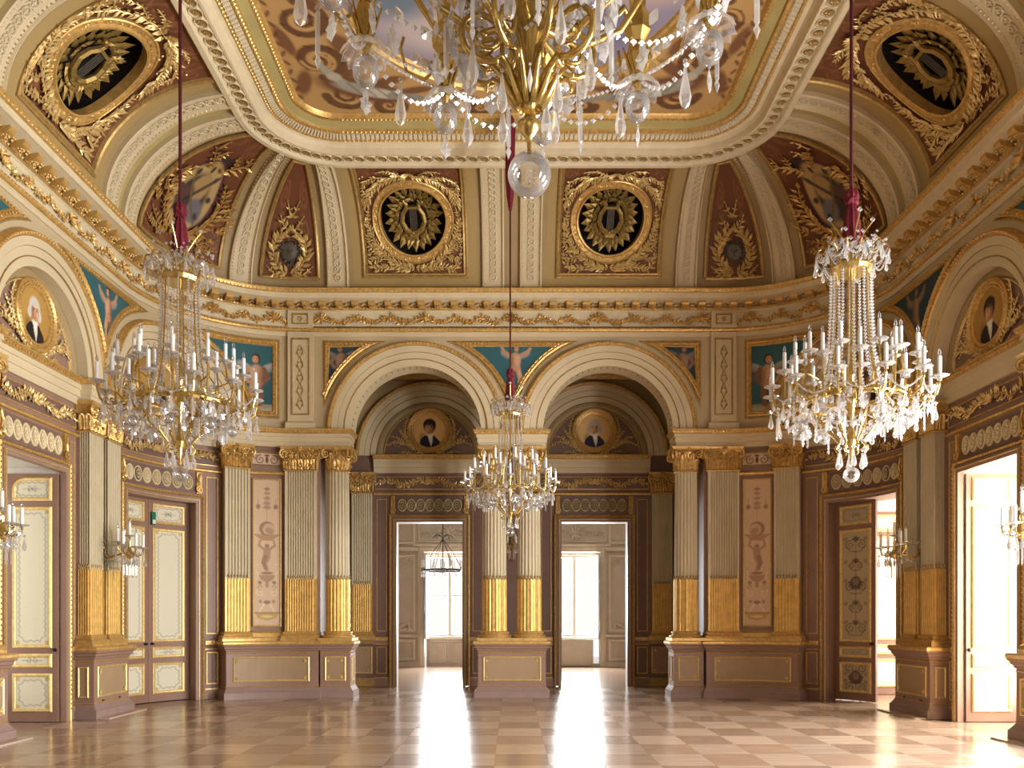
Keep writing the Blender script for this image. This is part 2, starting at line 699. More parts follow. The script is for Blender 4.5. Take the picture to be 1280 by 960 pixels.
def branch(mb, pts, ln, gap, w=0.0, wd=0.42, spread=0.75, jitter=0.25, stem=0.012, mi=0, taper=0.45):
    """A leafy branch along a polyline of (u, z) in a chart."""
    L = [0.0]
    for i in range(1, len(pts)):
        L.append(L[-1] + math.hypot(pts[i][0] - pts[i - 1][0], pts[i][1] - pts[i - 1][1]))
    tot = L[-1]
    n = max(2, int(tot / gap))
    j = 0
    for i in range(n + 1):
        d = tot * i / n
        while j < len(L) - 2 and L[j + 1] < d:
            j += 1
        k = (d - L[j]) / ((L[j + 1] - L[j]) or 1)
        x = pts[j][0] + (pts[j + 1][0] - pts[j][0]) * k
        z = pts[j][1] + (pts[j + 1][1] - pts[j][1]) * k
        a = math.atan2(pts[j + 1][1] - pts[j][1], pts[j + 1][0] - pts[j][0])
        s = ln * (1 - taper * i / n)
        for sg in ((1, -1) if i < n else (0,)):
            ll = s * random.uniform(1 - jitter, 1 + jitter)
            mb.leaf(x, z, a + sg * spread * random.uniform(.7, 1.3), ll, ll * wd, w + random.uniform(0, .02), random.uniform(.2, .7), mi)
    mb.tube([(p[0], w + .01, p[1]) for p in pts], stem, 4, mi)

# ------------------------------------------------------------------ heights shared by the whole order
Z_CAP, Z_DADO, Z_GILT, Z_CAPB, Z_SPR, Z_TOP = 1.17, 1.17, 2.45, 4.68, 5.54, 7.58
W_REC = -0.18                # plane of the door walls inside the arches


def arch_wall(mb, ua, ub, uc, r, zs=Z_SPR, zt=Z_TOP, w=0.0, n=40, mi=0):
    """Wall between ua and ub with a round-headed hole."""
    bot, top = [], []
    for i in range(n + 1):
        a = PI - PI * i / n
        bot.append((uc + r * math.cos(a), w, zs + r * math.sin(a)))
        top.append((uc + r * math.cos(a), w, zt))
    mb.loft([bot, top], mi, closed=False)
    for a, b in ((ua, uc - r), (uc + r, ub)):
        if b - a > 1e-3:
            us = usub(a, b)
            mb.loft([[(u, w, zs) for u in us], [(u, w, zt) for u in us]], mi, closed=False)


def archivolt(f, parent, uc, r0, r1, zs=Z_SPR, deep=-0.35, a0=0.0, a1=PI, carved=False):
    d = (r1 - r0)
    mb = MB()
    mb.arc(uc, zs, [(r0, deep), (r0, .03), (r0 + d * .26, .035), (r0 + d * .28, .055), (r0 + d * .54, .06), (r0 + d * .56, .08), (r0 + d * .8, .085), (r0 + d * .82, .0)], a0, a1, 44)
    o = mb.build('archivolt', 'cream', parent, f)
    mb = MB()
    mb.arc(uc, zs, [(r0 + d * .80, .07), (r0 + d * .84, .115), (r0 + d * .93, .12), (r0 + d, .05), (r0 + d, 0)], a0, a1, 44)
    n = int(PI * r1 / 0.075)
    for i in range(n + 1):
        a = a0 + (a1 - a0) * i / n
        mb.bead((uc + (r0 + d * .9) * math.cos(a), .125, zs + (r0 + d * .9) * math.sin(a)), .026)
    mb.build('gilt_archivolt_bead', 'gold', parent, f)
    mb = MB()   # carved band round the soffit
    n = int(PI * r0 / 0.13)
    for i in range(n + 1 if carved else 0):
        a = a0 + (a1 - a0) * i / n
        c, s_ = math.cos(a), math.sin(a)
        for w_ in (-.05, -.13):
            mb.bead((uc + (r0 - .004) * c, w_, zs + (r0 - .004) * s_), .018)
    for w_, r_ in ((-.02, r0 + d * .27), (-.0, r0 + d * .55)):
        mb.arc(uc, zs, [(r_ - .008, .055), (r_, .075), (r_ + .012, .055)], a0, a1, 40)
    mb.build('archivolt_ornament', 'gold_dull', parent, f)


def fluted_rect(u0, u1, wb, wf, nf, ns, depth):
    """Outline of a pilaster: fluted front, optionally fluted sides."""
    pts = []

    def face(p, q, n, nrm):
        L = math.hypot(q[0] - p[0], q[1] - p[1])
        t = ((q[0] - p[0]) / L, (q[1] - p[1]) / L)
        m = L * 0.06
        pt = (L - 2 * m) / n
        for i in range(n):
            c = m + pt * (i + .5)
            for k, dd in ((-.40, 0), (-.28, .75), (0, 1), (.28, .75), (.40, 0)):
                x = c + k * pt
                pts.append((p[0] + t[0] * x - nrm[0] * dd * depth, p[1] + t[1] * x - nrm[1] * dd * depth))
    pts.append((u0, wb))
    if ns:
        face((u0, wb), (u0, wf), ns, (-1, 0))
    pts.append((u0, wf))
    face((u0, wf), (u1, wf), nf, (0, 1))
    pts.append((u1, wf))
    if ns:
        face((u1, wf), (u1, wb), ns, (1, 0))
    pts.append((u1, wb))
    return pts


def fluted_circle(uc, wc, r, n, depth):
    pts = []
    for i in range(n):
        for k, dd in ((-.42, 0), (-.24, .8), (0, 1), (.24, .8), (.42, 0)):
            a = 2 * PI * (i + .5 + k) / n
            pts.append((uc + (r - dd * depth) * math.cos(a), wc + (r - dd * depth) * math.sin(a)))
    return pts


def rect_uw(u0, u1, wb, wf, e=0.0):
    us = usub(u0, u1)
    us[0], us[-1] = u0 - e, u1 + e
    return [(u, wb) for u in us] + [(u, wf + e) for u in reversed(us)]


def circ_uw(uc, wc, r, n=28):
    return [(uc + r * math.cos(2 * PI * i / n), wc + r * math.sin(2 * PI * i / n)) for i in range(n)]


def acanthus(mb, px, py, nx, ny, z0, h, wd, curl):
    """A leaf rising from (px, py) on a surface with outward normal (nx, ny), tip curling out."""
    tx, ty = -ny, nx
    rows = [(0, .0, .75), (.35, .02, 1.0), (.65, .05, .95), (.88, .12, .8), (1.0, .22, .5), (.93, .30, .22)]
    b = len(mb.v)
    for k, (zz, out, ww) in enumerate(rows):
        o = out * curl
        for sx, raise_ in ((-.5, -.0), (-.25, .022), (0, .004), (.25, .022), (.5, -.0)):
            x = px + nx * (o + raise_ + .012) + tx * sx * wd * ww
            y = py + ny * (o + raise_ + .012) + ty * sx * wd * ww
            mb.v.append((x, y, z0 + zz * h - abs(sx) * h * .10))
    for i in range(len(rows) - 1):
        for j in range(4):
            mb.f.append((b + i * 5 + j, b + i * 5 + j + 1, b + (i + 1) * 5 + j + 1, b + (i + 1) * 5 + j))
            mb.m.append(0)


def volute(mb, px, py, dx, dy, z, r, th=.03):
    """A spiral scroll standing in the vertical plane of direction (dx, dy)."""
    pts = []
    for i in range(23):
        k = i / 22
        a = PI * .5 - 2 * PI * 1.6 * k
        rr = r * (1 - .82 * k)
        pts.append((px + dx * rr * math.cos(a), py + dy * rr * math.cos(a), z + rr * math.sin(a)))
    mb.tube(pts, th, 5, 0, lambda t: 1 - .5 * t)
    mb.bead((px, py, z), r * .3)


def capital(mb, uc, wc, hu, hw, z0, z1, rnd, wb=None):
    """Gilded composite capital on a round shaft (rnd) or on a pilaster face."""
    H = z1 - z0
    za = z1 - H * .13
    if rnd:
        mb.lathe([(hu * 1.04, 0), (hu * 1.12, .02), (hu * 1.04, .05), (hu * .92, .07), (hu * .92, H * .5), (hu * 1.1, H * .8), (hu * 1.3, H * .87)], (uc, wc, z0), 20)
        for i in range(8):
            a = 2 * PI * i / 8
            acanthus(mb, uc + hu * .92 * math.cos(a), wc + hu * .92 * math.sin(a), math.cos(a), math.sin(a), z0 + .05, H * .42, hu * .75, H * .5)
            a += PI / 8
            acanthus(mb, uc + hu * .94 * math.cos(a), wc + hu * .94 * math.sin(a), math.cos(a), math.sin(a), z0 + .07, H * .62, hu * .62, H * .55)
        for sx in (-1, 1):
            for sy in (-1, 1):
                q = .7071
                for off in (-.045, .045):
                    volute(mb, uc + sx * (hu * 1.22) * q * 1.25 + off * sy * q, wc + sy * (hu * 1.22) * q * 1.25 - off * sx * q, sx * q, sy * q, za - H * .16, H * .19, .024)
        e = hu * 1.38
        mb.stack([(rect4(uc, wc, e, e), za), (rect4(uc, wc, e + .02, e + .02), za + H * .05), (rect4(uc, wc, e + .04, e + .04), z1)])
        for i in range(60):
            a = random.uniform(0, 2 * PI)
            rr = hu * random.uniform(1.05, 1.22)
            mb.bead((uc + rr * math.cos(a), wc + rr * math.sin(a), random.uniform(z0 + .07, za - .02)), random.uniform(.014, .03), 0, random.uniform(.8, 1.8))
        for sx, sy in ((0, 1), (0, -1), (1, 0), (-1, 0)):
            mb.bead((uc + sx * (e + .02), wc + sy * (e + .02), za + H * .04), .05)
    else:
        wf = wc + hw
        wb = wb if wb is not None else wc - hw
        us0, us1 = uc - hu, uc + hu
        mb.stack([(rect_uw(us0, us1, wb, wf, .015), z0), (rect_uw(us0, us1, wb, wf, .03), z0 + .025), (rect_uw(us0, us1, wb, wf, -.005), z0 + .06), (rect_uw(us0, us1, wb, wf, 0.0), z0 + H * .55), (rect_uw(us0, us1, wb, wf, .05), za)])
        n = max(4, int(round(hu * 2 / .13)))
        for i in range(n):
            u = us0 + (i + .5) * 2 * hu / n
            acanthus(mb, u, wf, 0, 1, z0 + .05, H * .42, 2 * hu / n * .98, H * .5)
        for i in range(n + 1):
            u = us0 + i * 2 * hu / n
            acanthus(mb, u, wf, 0, 1, z0 + .07, H * .62, 2 * hu / n * .8, H * .5)
        for sg, u in ((-1, us0), (1, us1)):
            for j in range(2):
                w = wb + (wf - wb) * (.45 + .5 * j)
                acanthus(mb, u, w, sg, 0, z0 + .05, H * .5, .16, H * .45)
        for sg, u in ((-1, us0 - .01), (1, us1 + .01)):
            volute(mb, u, wf + .05, sg, .35, za - H * .17, H * .20, .028)
            volute(mb, u - sg * .10, wf + .06, -sg, .1, za - H * .15, H * .13, .02)
        mb.stack([(rect_uw(us0, us1, wb, wf, .07), za), (rect_uw(us0, us1, wb, wf, .09), za + H * .05), (rect_uw(us0, us1, wb, wf, .11), z1)])
        for i in range(int(130 * hu)):
            u = random.uniform(us0 + .03, us1 - .03)
            z = random.uniform(z0 + .07, za - .02)
            k = (z - z0) / H
            mb.leaf(u, z, random.uniform(.3, 2.8), random.uniform(.05, .09), .045, wf + .035 + .09 * k * k, .5)
            mb.bead((u + .02, wf + .05 + .08 * k * k, z), random.uniform(.012, .024))
        mb.bead((uc, wf + .11, za + H * .02), .06)
        for i in range(5):
            a = PI * (i + .5) / 5
            mb.leaf(uc, za - .02, a, .11, .05, wf + .09, .3)


def rect4(uc, wc, a, b):
    return [(uc - a, wc - b), (uc + a, wc - b), (uc + a, wc + b), (uc - a, wc + b)]


def base_loc(f, u, w, z=0.0):
    return tuple(f(np.array([[u, w, z]], float))[0])


def tongues(mb, pts, z, r=.018):
    for u, w in pts:
        mb.bead((u, w, z), r, 0, 2.2)


def column(f, uc, wc, r, label, group, zb=Z_DADO):
    t = thing('column', label, 'column', base_loc(f, uc, wc, zb), group)
    mb = MB()
    e = r * 1.45
    mb.stack([(rect4(uc, wc, e, e), zb), (rect4(uc, wc, e, e), zb + .06)])
    mb.lathe([(r * 1.40, .06), (r * 1.44, .085), (r * 1.40, .11), (r * 1.22, .12), (r * 1.18, .14), (r * 1.26, .16), (r * 1.22, .185), (r * 1.05, .2)], (uc, wc, zb), 28)
    mb.build('base', 'gold', t, f, smooth=False)
    mb = MB()
    mb.stack([(fluted_circle(uc, wc, r * .98, 20, -.016), zb + .19), (fluted_circle(uc, wc, r * .965, 20, -.016), Z_GILT)])
    mb.build('gilded_shaft', 'gilt_shaft', t, f)
    mb = MB()
    mb.stack([(fluted_circle(uc, wc, r * .985, 20, .034), Z_GILT), (fluted_circle(uc, wc, r * .93, 20, .032), Z_CAPB)])
    mb.build('fluted_shaft', 'shaft', t, f)
    mb = MB()
    tongues(mb, [(uc + r * .985 * math.cos(2 * PI * (i + .5) / 20), wc + r * .985 * math.sin(2 * PI * (i + .5) / 20)) for i in range(20)], Z_GILT + .05)
    mb.lathe([(r * .99, Z_GILT - .02), (r * 1.02, Z_GILT), (r * .98, Z_GILT + .015)], (uc, wc, 0), 24)
    mb.build('gilt_tongue_band', 'gold_dull', t, f)
    mb = MB()
    capital(mb, uc, wc, r * .93, r * .93, Z_CAPB, 5.18, True)
    mb.build('capital', 'gold', t, f)
    return t


def pilaster(f, u0, u1, wb, wf, label, group, nf, ns=0, zb=Z_DADO, zt=5.18, zcb=Z_CAPB, zg=Z_GILT):
    uc = (u0 + u1) / 2
    t = thing('pilaster', label, 'pilaster', base_loc(f, uc, wf, zb), group)
    mb = MB()
    lv = [(.09, 0), (.09, .05), (.075, .06), (.08, .085), (.065, .11), (.03, .125), (.045, .16), (.03, .185), (.0, .20)]
    mb.stack([(rect_uw(u0, u1, wb, wf, e), zb + z) for e, z in lv])
    mb.build('base', 'gold', t, f)
    mb = MB()
    g = fluted_rect(u0, u1, wb, wf, nf, ns, -.018)
    mb.stack([(g, zb + .19), (g, zg)])
    mb.build('gilded_shaft', 'gilt_shaft', t, f)
    mb = MB()
    g = fluted_rect(u0, u1, wb, wf, nf, ns, .036)
    mb.stack([(g, zg), (g, zcb)])
    mb.build('fluted_shaft', 'shaft', t, f)
    mb = MB()
    W = (u1 - u0)
    pt = W * .88 / nf
    tongues(mb, [(u0 + W * .06 + pt * (i + .5), wf) for i in range(nf)], zg + .05)
    if ns:
        D = wf - wb
        for u in (u0, u1):
            tongues(mb, [(u, wb + D * .06 + D * .88 / ns * (i + .5)) for i in range(ns)], zg + .05)
    mb.build('gilt_tongue_band', 'gold_dull', t, f)
    mb = MB()
    capital(mb, uc, (wb + wf) / 2, W / 2, (wf - wb) / 2, zcb, zt, False, wb)
    mb.build('capital', 'gold', t, f)
    return t


def corner_rosettes(mb, u0, u1, z0, z1, w, r=.035):
    for u in (u0, u1):
        for z in (z0, z1):
            mb.lathe_w = None
            for i in range(6):
                mb.leaf(u, z, 2 * PI * i / 6, r * 1.3, r * .8, w, .5)


def gilt_panel(f, parent, u0, u1, z0, z1, w, field='taupe', band=.035, ros=True):
    mb = MB()
    us = usub(u0, u1)
    mb.loft([[(u, w + .006, z0) for u in us], [(u, w + .006, z1) for u in us]], 0, closed=False)
    mb.build('panel', field, parent, f)
    mb = MB()
    mb.polyframe(rectpoly(u0, u1, z0, z1), [(0, w), (0, w + .014), (band * .5, w + .026), (band, w + .014), (band, w + .004)])
    if ros:
        i = band + .05
        corner_rosettes(mb, u0 + i, u1 - i, z0 + i, z1 - i, w + .012)
    mb.build('panel_frame', 'gold_leaf', parent, f)


def pedestal(f, u0, u1, wb, wf, panels, label, group=None, ends=(0, 0), name='pedestal'):
    t = thing(name, label, 'pedestal', base_loc(f, (u0 + u1) / 2, wf, 0), group)
    mb = MB()
    mb.stack([(rect_uw(u0, u1, wb, wf, e), z) for e, z in ((.075, 0), (.075, .13), (.06, .14), (.02, .20), (.0, .235))])
    mb.build('plinth', 'lilac', t, f)
    mb = MB()
    mb.stack([(rect_uw(u0, u1, wb, wf, 0), z) for z in (.235, .98)])
    mb.build('body', 'mauve', t, f)
    mb = MB()
    mb.stack([(rect_uw(u0, u1, wb, wf, e), z) for e, z in ((.0, .96), (.02, .975), (.025, 1.0), (.05, 1.02), (.06, 1.06), (.085, 1.075), (.09, 1.10))])
    mb.build('cap_moulding', 'mauve', t, f)
    mb = MB()
    mb.stack([(rect_uw(u0, u1, wb, wf, e), z) for e, z in ((.09, 1.10), (.10, 1.115), (.10, 1.15), (.085, 1.17))])
    mb.build('gilt_cap', 'gold', t, f)
    for z in (.245, .93):
        mb = MB()
        mb.stack([(rect_uw(u0, u1, wb, wf, e), z + d) for e, d in ((.0, -.012), (.014, 0), (.0, .012))])
        mb.build('gilt_string', 'gold', t, f)
    for a, b in panels:
        gilt_panel(f, t, a, b, .34, .85, wf)
    for k, on in enumerate(ends):
        if on:
            ue, sg = (u0, -1) if k == 0 else (u1, 1)

            def fe(P, ue=ue, sg=sg):
                return f(np.stack([ue + sg * P[:, 1], P[:, 0], P[:, 2]], 1))
            gilt_panel(fe, t, wb + .13 + .06, wf - .08, .34, .85, 0.0, ros=False, band=.03)
    return t


# ------------------------------------------------------------------ floor
floor = struct('floor')
mb = MB()
mb.box(-9.6, 9.6, -36, 4, -.12, -.004)
mb.build('floor_base', 'wood_a', floor, lambda P: np.stack([P[:, 0], -P[:, 1], P[:, 2]], 1))
TX, TY = 0.62, 0.80
hx, hy = TX / 2 - .0015, TY / 2 - .0015
mb = MB()
mb.stack([(rect4(0, 0, hx, hy), -.0035), (rect4(0, 0, hx, hy), 0)])
tile_a = protomesh(mb, 'parquet_square', 'wood_a')
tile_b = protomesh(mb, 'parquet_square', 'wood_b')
tiles = []
for i in range(-14, 15):
    for j in range(9, 27):
        x, y = i * TX + .11, j * TY + .35
        if y > 9.0 and abs(x) < 6.75 and abs(x) / y < .64 and y < 17.3 + (3.0 if abs(x) < 3.9 else 0):
            dx, dy = max(0, abs(x) - CX), max(0, y - CY)
            if abs(x) > 3.9 and y > CY and math.hypot(dx, dy) > R0 - .1:
                continue
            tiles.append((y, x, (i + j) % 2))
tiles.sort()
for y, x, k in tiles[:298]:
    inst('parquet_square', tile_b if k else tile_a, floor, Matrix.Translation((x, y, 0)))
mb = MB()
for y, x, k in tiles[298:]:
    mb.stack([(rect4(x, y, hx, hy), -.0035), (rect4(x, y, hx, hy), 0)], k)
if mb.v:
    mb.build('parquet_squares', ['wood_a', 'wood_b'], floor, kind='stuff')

# ------------------------------------------------------------------ end wall: the screen of two arches
wall_end = struct('wall_end', (0, 17.85, 0))
FE = flatmap(CY + R0)
mb = MB()
arch_wall(mb, -4.0, 0, -2.0, 1.35)
arch_wall(mb, 0, 4.0, 2.0, 1.35)
arch_wall(mb, -4.0, 0, -2.0, 1.35, w=-.5)
arch_wall(mb, 0, 4.0, 2.0, 1.35, w=-.5)
mb.build('screen_wall', 'buff', wall_end, FE)
for x in (-2.0, 2.0):
    archivolt(FE, wall_end, x, 1.35, 1.86, deep=-.5, carved=True)


def impost(f, parent, u0, u1, wb, wf):
    mb = MB()
    mb.stack([(rect_uw(u0, u1, wb, wf, e), z) for e, z in ((.0, 5.18), (.0, 5.28), (.02, 5.285), (.02, 5.38), (.04, 5.385), (.04, 5.45))])
    mb.build('impost_block', 'cream', parent, f)
    mb = MB()
    mb.stack([(rect_uw(u0, u1, wb, wf, e), z) for e, z in ((.045, 5.45), (.075, 5.47), (.085, 5.50), (.10, 5.515), (.10, 5.545))])
    n = max(3, int((u1 - u0) / .07))
    for i in range(n + 1):
        mb.bead((u0 + (u1 - u0) * i / n, wf + .085, 5.485), .022)
    mb.build('impost_gilt_bead', 'gold', parent, f)


impost(FE, wall_end, -.70, .70, -.5, .06)

# central pair of columns on their pedestal
pedestal(FE, -.70, .70, -.42, .17, [(-.60, .60)], 'free-standing mauve pedestal under the pair of columns between the two arches')
column(FE, -.36, -.12, .245, 'fluted column with gilded foot, to the left on the pedestal between the arches', None)
column(FE, .36, -.12, .245, 'fluted column with gilded foot, to the right on the pedestal between the arches', None)

SIDE_WORD = {-1: 'left', 1: 'right'}
walls = {-1: struct('wall_left', (-SIDE, 12, 0)), 1: struct('wall_right', (SIDE, 12, 0))}

UA0, UA1, UB0, UB1 = 5.44, 5.95, 4.07, 4.72      # the two corner pilasters
PIL0, PIL1 = 8.58, 9.68
UPIL = [(8.58, 9.05), (9.22, 9.68)]              # the pair on the side pillar
PITCH = 3.64
BAY_C, BAY_S = 7.265, 10.95                       # centres of the rounded-corner bay and the side bay
U_END = yu(-3.0)

for s in (-1, 1):
    f, W, sw = WM[s], walls[s], SIDE_WORD[s]
    # corner pier with its two pilasters, column and long pedestal
    mb = MB()
    mb.box(4.0, UA1, -.5, -.02, 0, 5.18)
    mb.build('corner_pier', 'mauve', W, f)
    mb = MB()
    us = usub(4.0, UA1 + .02)
    mb.loft([[(u, 0, 5.4) for u in us], [(u, 0, Z_TOP) for u in us]], 0, closed=False)
    arch_wall(mb, UA1 + .02, PIL0, BAY_C, 1.25)
    us = usub(PIL0, PIL1)
    mb.loft([[(u, 0, 5.4) for u in us], [(u, 0, Z_TOP) for u in us]], 0, closed=False)
    arch_wall(mb, PIL1, PIL0 + PITCH, BAY_S, 1.25)
    mb.loft([[(PIL0 + PITCH, 0, 5.4), (PIL1 + PITCH, 0, 5.4)], [(PIL0 + PITCH, 0, Z_TOP), (PIL1 + PITCH, 0, Z_TOP)]], 0, closed=False)
    arch_wall(mb, PIL1 + PITCH, 15.86, BAY_S + PITCH, 1.25)
    mb.loft([[(15.86, 0, 5.2), (U_END, 0, 5.2)], [(15.86, 0, Z_TOP), (U_END, 0, Z_TOP)]], 0, closed=False)
    mb.build('arcade_wall', 'buff', W, f)
    impost(f, W, 3.40, UA1 + .03, -.45, .12)
    archivolt(f, W, BAY_C, 1.24, 1.72, deep=-.2)
    archivolt(f, W, BAY_S, 1.24, 1.74, deep=-.2)
    archivolt(f, W, BAY_S + PITCH, 1.24, 1.74, deep=-.2)
    pedestal(f, 3.34, 3.96, -.42, .17, [(3.43, 3.87)], 'mauve pedestal under the single column where the %s arch ends' % sw, ends=(1, 0))
    pedestal(f, 4.0, UA1 + .03, -.3, .25, [(4.16, UA1 - .12)], 'long curved mauve pedestal with one gilt-edged panel, %s corner' % sw, name='corner_pedestal')
    column(f, 3.65, -.12, .245, 'single round fluted column beside the outer edge of the %s arch' % sw, None)
    pilaster(f, UB0, UB1, -.1, .1, 'wide fluted pilaster beside the single column, %s rounded corner' % sw, None, 11)
    pilaster(f, UA0, UA1, -.1, .1, 'narrow fluted pilaster beside the curved doorway, %s rounded corner' % sw, None, 7)
    # gilded base moulding between the pilasters
    mb = MB()
    mb.sweep(usub(UB1 + .05, UA0 - .05), [(-.02, 1.17), (.10, 1.17), (.10, 1.23), (.07, 1.25), (.06, 1.33), (.0, 1.38), (-.02, 1.38)])
    mb.build('gilt_moulding', 'gold', W, f)
    mb = MB()
    mb.sweep(usub(UB1, UA0), [(-.02, 4.60), (.03, 4.62), (.04, 4.65), (.02, 4.68), (-.02, 4.68)])
    mb.build('gilt_string', 'gold', W, f)
    # side pillars
    for k in range(2):
        o = k * PITCH
        mb = MB()
        mb.box(PIL0 + o, PIL1 + o, -.6, -.12, 0, 5.4)
        mb.build('pillar', 'mauve', W, f)
        impost(f, W, PIL0 - .02 + o, PIL1 + .02 + o, -.4, .07)
        place = ('beside the curved doorway' if k == 0 else 'at the picture edge')
        pt = pedestal(f, 8.50 + o, 9.76 + o, -.3, .15, [(8.60 + o, 9.66 + o)], 'mauve pedestal of the %s pillar %s' % (sw, place), ends=(0, 1), name='pillar_pedestal')
        for j, (a, b) in enumerate(UPIL):
            pilaster(f, a + o, b + o, -.17, .045, '%s of the two square pilasters on the %s pillar %s' % (('farther', 'nearer')[j], sw, place), None, 6, 5)
        mb = MB()
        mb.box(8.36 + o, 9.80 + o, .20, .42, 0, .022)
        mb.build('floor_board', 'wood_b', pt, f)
        mb = MB()
        for q in (8.85, 9.45):
            mb.box(q + o - .03, q + o + .03, .15, .16, .265, .29)
        mb.build('vent_slot', 'iron', pt, f)
    # plain wall further back, out of view, with tall openings on both sides
    mb = MB()
    for k in range(1, 4):
        c = BAY_S + k * PITCH
        if k > 1:
            mb.box(c - PITCH + .9, c - .9, -.6, 0, 0, 5.4)
            mb.box(c - .9, c + .9, -.6, 0, 4.1, 5.4)
        else:
            mb.box(PIL1 + PITCH, c - .9, -.6, -.3, 0, 5.4)
            mb.box(c - .9, c + .9, -.6, -.3, 4.1, 5.4)
            mb.box(c + .9, 15.9, -.6, -.3, 0, 5.4)
    mb.box(BAY_S + 3 * PITCH + .9, U_END, -.6, 0, 0, 5.4)
    mb.build('rear_wall_run', 'mauve', W, f)
    mb = MB()
    arch_wall(mb, PIL1 + PITCH, 15.86, BAY_S + PITCH, 0.01, 5.4, Z_TOP, -.3)
    mb.build('tympanum', 'mauve', W, f)

# ------------------------------------------------------------------ main entablature along the whole room
trim = struct('trim_1', (0, 17.0, 8.0))


def upath(step_corner=.16):
    out = [0.0, U1]
    n = 26
    out += [U1 + (U2 - U1) * i / n for i in range(1, n + 1)]
    out.append(U_END)
    return out


UP = upath()
mod = MB()
mod.loft([[(-.07, y, z0), (.07, y, z0), (.07, y, .03), (-.07, y, .03)] for y, z0 in ((.05, -.10), (.10, -.11), (.16, -.085), (.22, -.06), (.245, -.03))], 0, True, True, True)
for q in range(8):
    mod.bead((.045 * math.cos(q * PI / 4), .14 + .045 * math.sin(q * PI / 4), -.095), .022)
mod.bead((0, .14, -.105), .026)
for x in (-.115, .115):
    mod.bead((x, .10, -.03), .03)
    mod.bead((x * 1.3, .16, -.03), .024)
mod_mesh = protomesh(mod, 'modillion', 'gold')
for s in (-1, 1):
    f = WM[s]
    mb = MB()
    mb.sweep(UP, [(-.05, 7.5), (.03, 7.5), (.035, 7.56), (.05, 7.57), (.05, 7.70)])
    mb.build('architrave', 'cream', trim, f)
    mb = MB()
    mb.sweep(UP, [(.05, 7.585), (.085, 7.60), (.10, 7.63), (.095, 7.66), (.07, 7.675), (.05, 7.68)])
    us = uline(.02, U_END - 10, .085)
    for u in us:
        mb.bead((u, .10, 7.635), .022)
    mb.build('gilt_architrave_moulding', 'gold', trim, f)
    mb = MB()
    mb.sweep(UP, [(.05, 7.66), (.05, 8.0), (.09, 8.015), (.10, 8.10), (.13, 8.115)])
    mb.build('frieze', 'cream2', trim, f)
    mb = MB()
    mb.sweep(UP, [(.10, 8.02), (.125, 8.035), (.135, 8.065), (.12, 8.09), (.10, 8.095)])
    for u in uline(.02, U_END - 9, .068):
        mb.bead((u, .14, 8.055), .028)
    mb.build('gilt_bead_moulding', 'gold', trim, f)
    mb = MB()
    mb.sweep(UP, [(.12, 8.11), (.44, 8.155), (.45, 8.15), (.455, 8.24), (.47, 8.25), (.47, 8.30), (.30, 8.36)])
    mb.build('corona', 'cream2', trim, f)
    mb = MB()
    mb.sweep(UP, [(.47, 8.245), (.50, 8.26), (.515, 8.30), (.52, 8.33), (.42, 8.345)])
    for u in uline(.02, U_END - 9, .09):
        mb.bead((u, .505, 8.275), .022)
    mb.build('gilt_cyma', 'gold', trim, f)
    n = 0
    for u in uline(.17, U_END - 9.6, .34):
        inst('modillion', mod_mesh, trim, frame_at(f, u, .10, 8.125, s > 0))
    # garlands in the frieze, one per span
    cuts = [0, 1.8, 3.95, 4.95, 6.2, 7.4, 8.5, 10.3, 12.1, 13.9]
    for a, b in zip(cuts[:-1], cuts[1:]):
        mb = MB()
        nn = max(2, int(round((b - a) / .62)))
        per = (b - a) / nn
        pts = []
        for i in range(nn * 10 + 1):
            u = a + .06 + (b - a - .12) * i / (nn * 10)
            k = (i % 10) / 10
            pts.append((u, 7.90 - .13 * math.sin(PI * k)))
        branch(mb, pts, .085, .055, .06, .5, 1.0, .4, .014, taper=0)
        for i, (u, z) in enumerate(pts):
            if i % 2 == 0:
                mb.bead((u, .09, z + random.uniform(-.035, .035)), random.uniform(.022, .04))
        for k in range(1, nn):
            u = a + .06 + (b - a - .12) * k / nn
            for q in range(3):
                mb.leaf(u, 7.90, -PI / 2 + (q - 1) * .5, .16, .05, .06, .3)
        mb.bead((a, .09, 7.87), .07)
        for q in range(8):
            mb.leaf(a, 7.86, 2 * PI * q / 8, .15, .06, .07, .4)
        mb.build('garland', 'gold', trim, f)
    # small pilaster strip above the wide corner pilaster
    W = walls[s]
    a, b = UB0 + .06, UB1 - .06
    mb = MB()
    mb.stack([(rect_uw(a, b, -.05, .09, e), z) for e, z in ((.05, 5.545), (.05, 5.68), (.03, 5.70), (0, 5.73), (0, 7.58))])
    mb.box(a, b, 0, .11, 7.66, 8.02)
    mb.build('attic_strip', 'cream', W, f)
    mb = MB()
    mb.polyframe(rectpoly(a + .07, b - .07, 5.85, 7.45), [(0, .09), (0, .105), (.02, .11), (.035, .092)])
    mb.polyframe(rectpoly(a + .09, b - .09, 7.73, 7.95), [(0, .11), (0, .125), (.02, .13), (.03, .112)])
    c0 = (a + b) / 2
    for sg in (-1, 1):
        mb.tube([(c0 + sg * .055 * abs(math.sin(q)), .10, 5.96 + q * .085) for q in np.linspace(0, 5 * PI, 50)], .009, 4)
        for q in range(5):
            mb.leaf(c0 + sg * .02, 6.02 + q * .267, PI / 2 - sg * .8, .09, .045, .095, .4)
            mb.leaf(c0 + sg * .05, 6.12 + q * .267, PI / 2 + sg * .9, .06, .035, .095, .4)
    for q in range(6):
        mb.leaf((a + b) / 2, 7.84, 2 * PI * q / 6, .07, .04, .115, .3)
    mb.build('gilt_candelabra_relief', 'gold_dull', W, f)

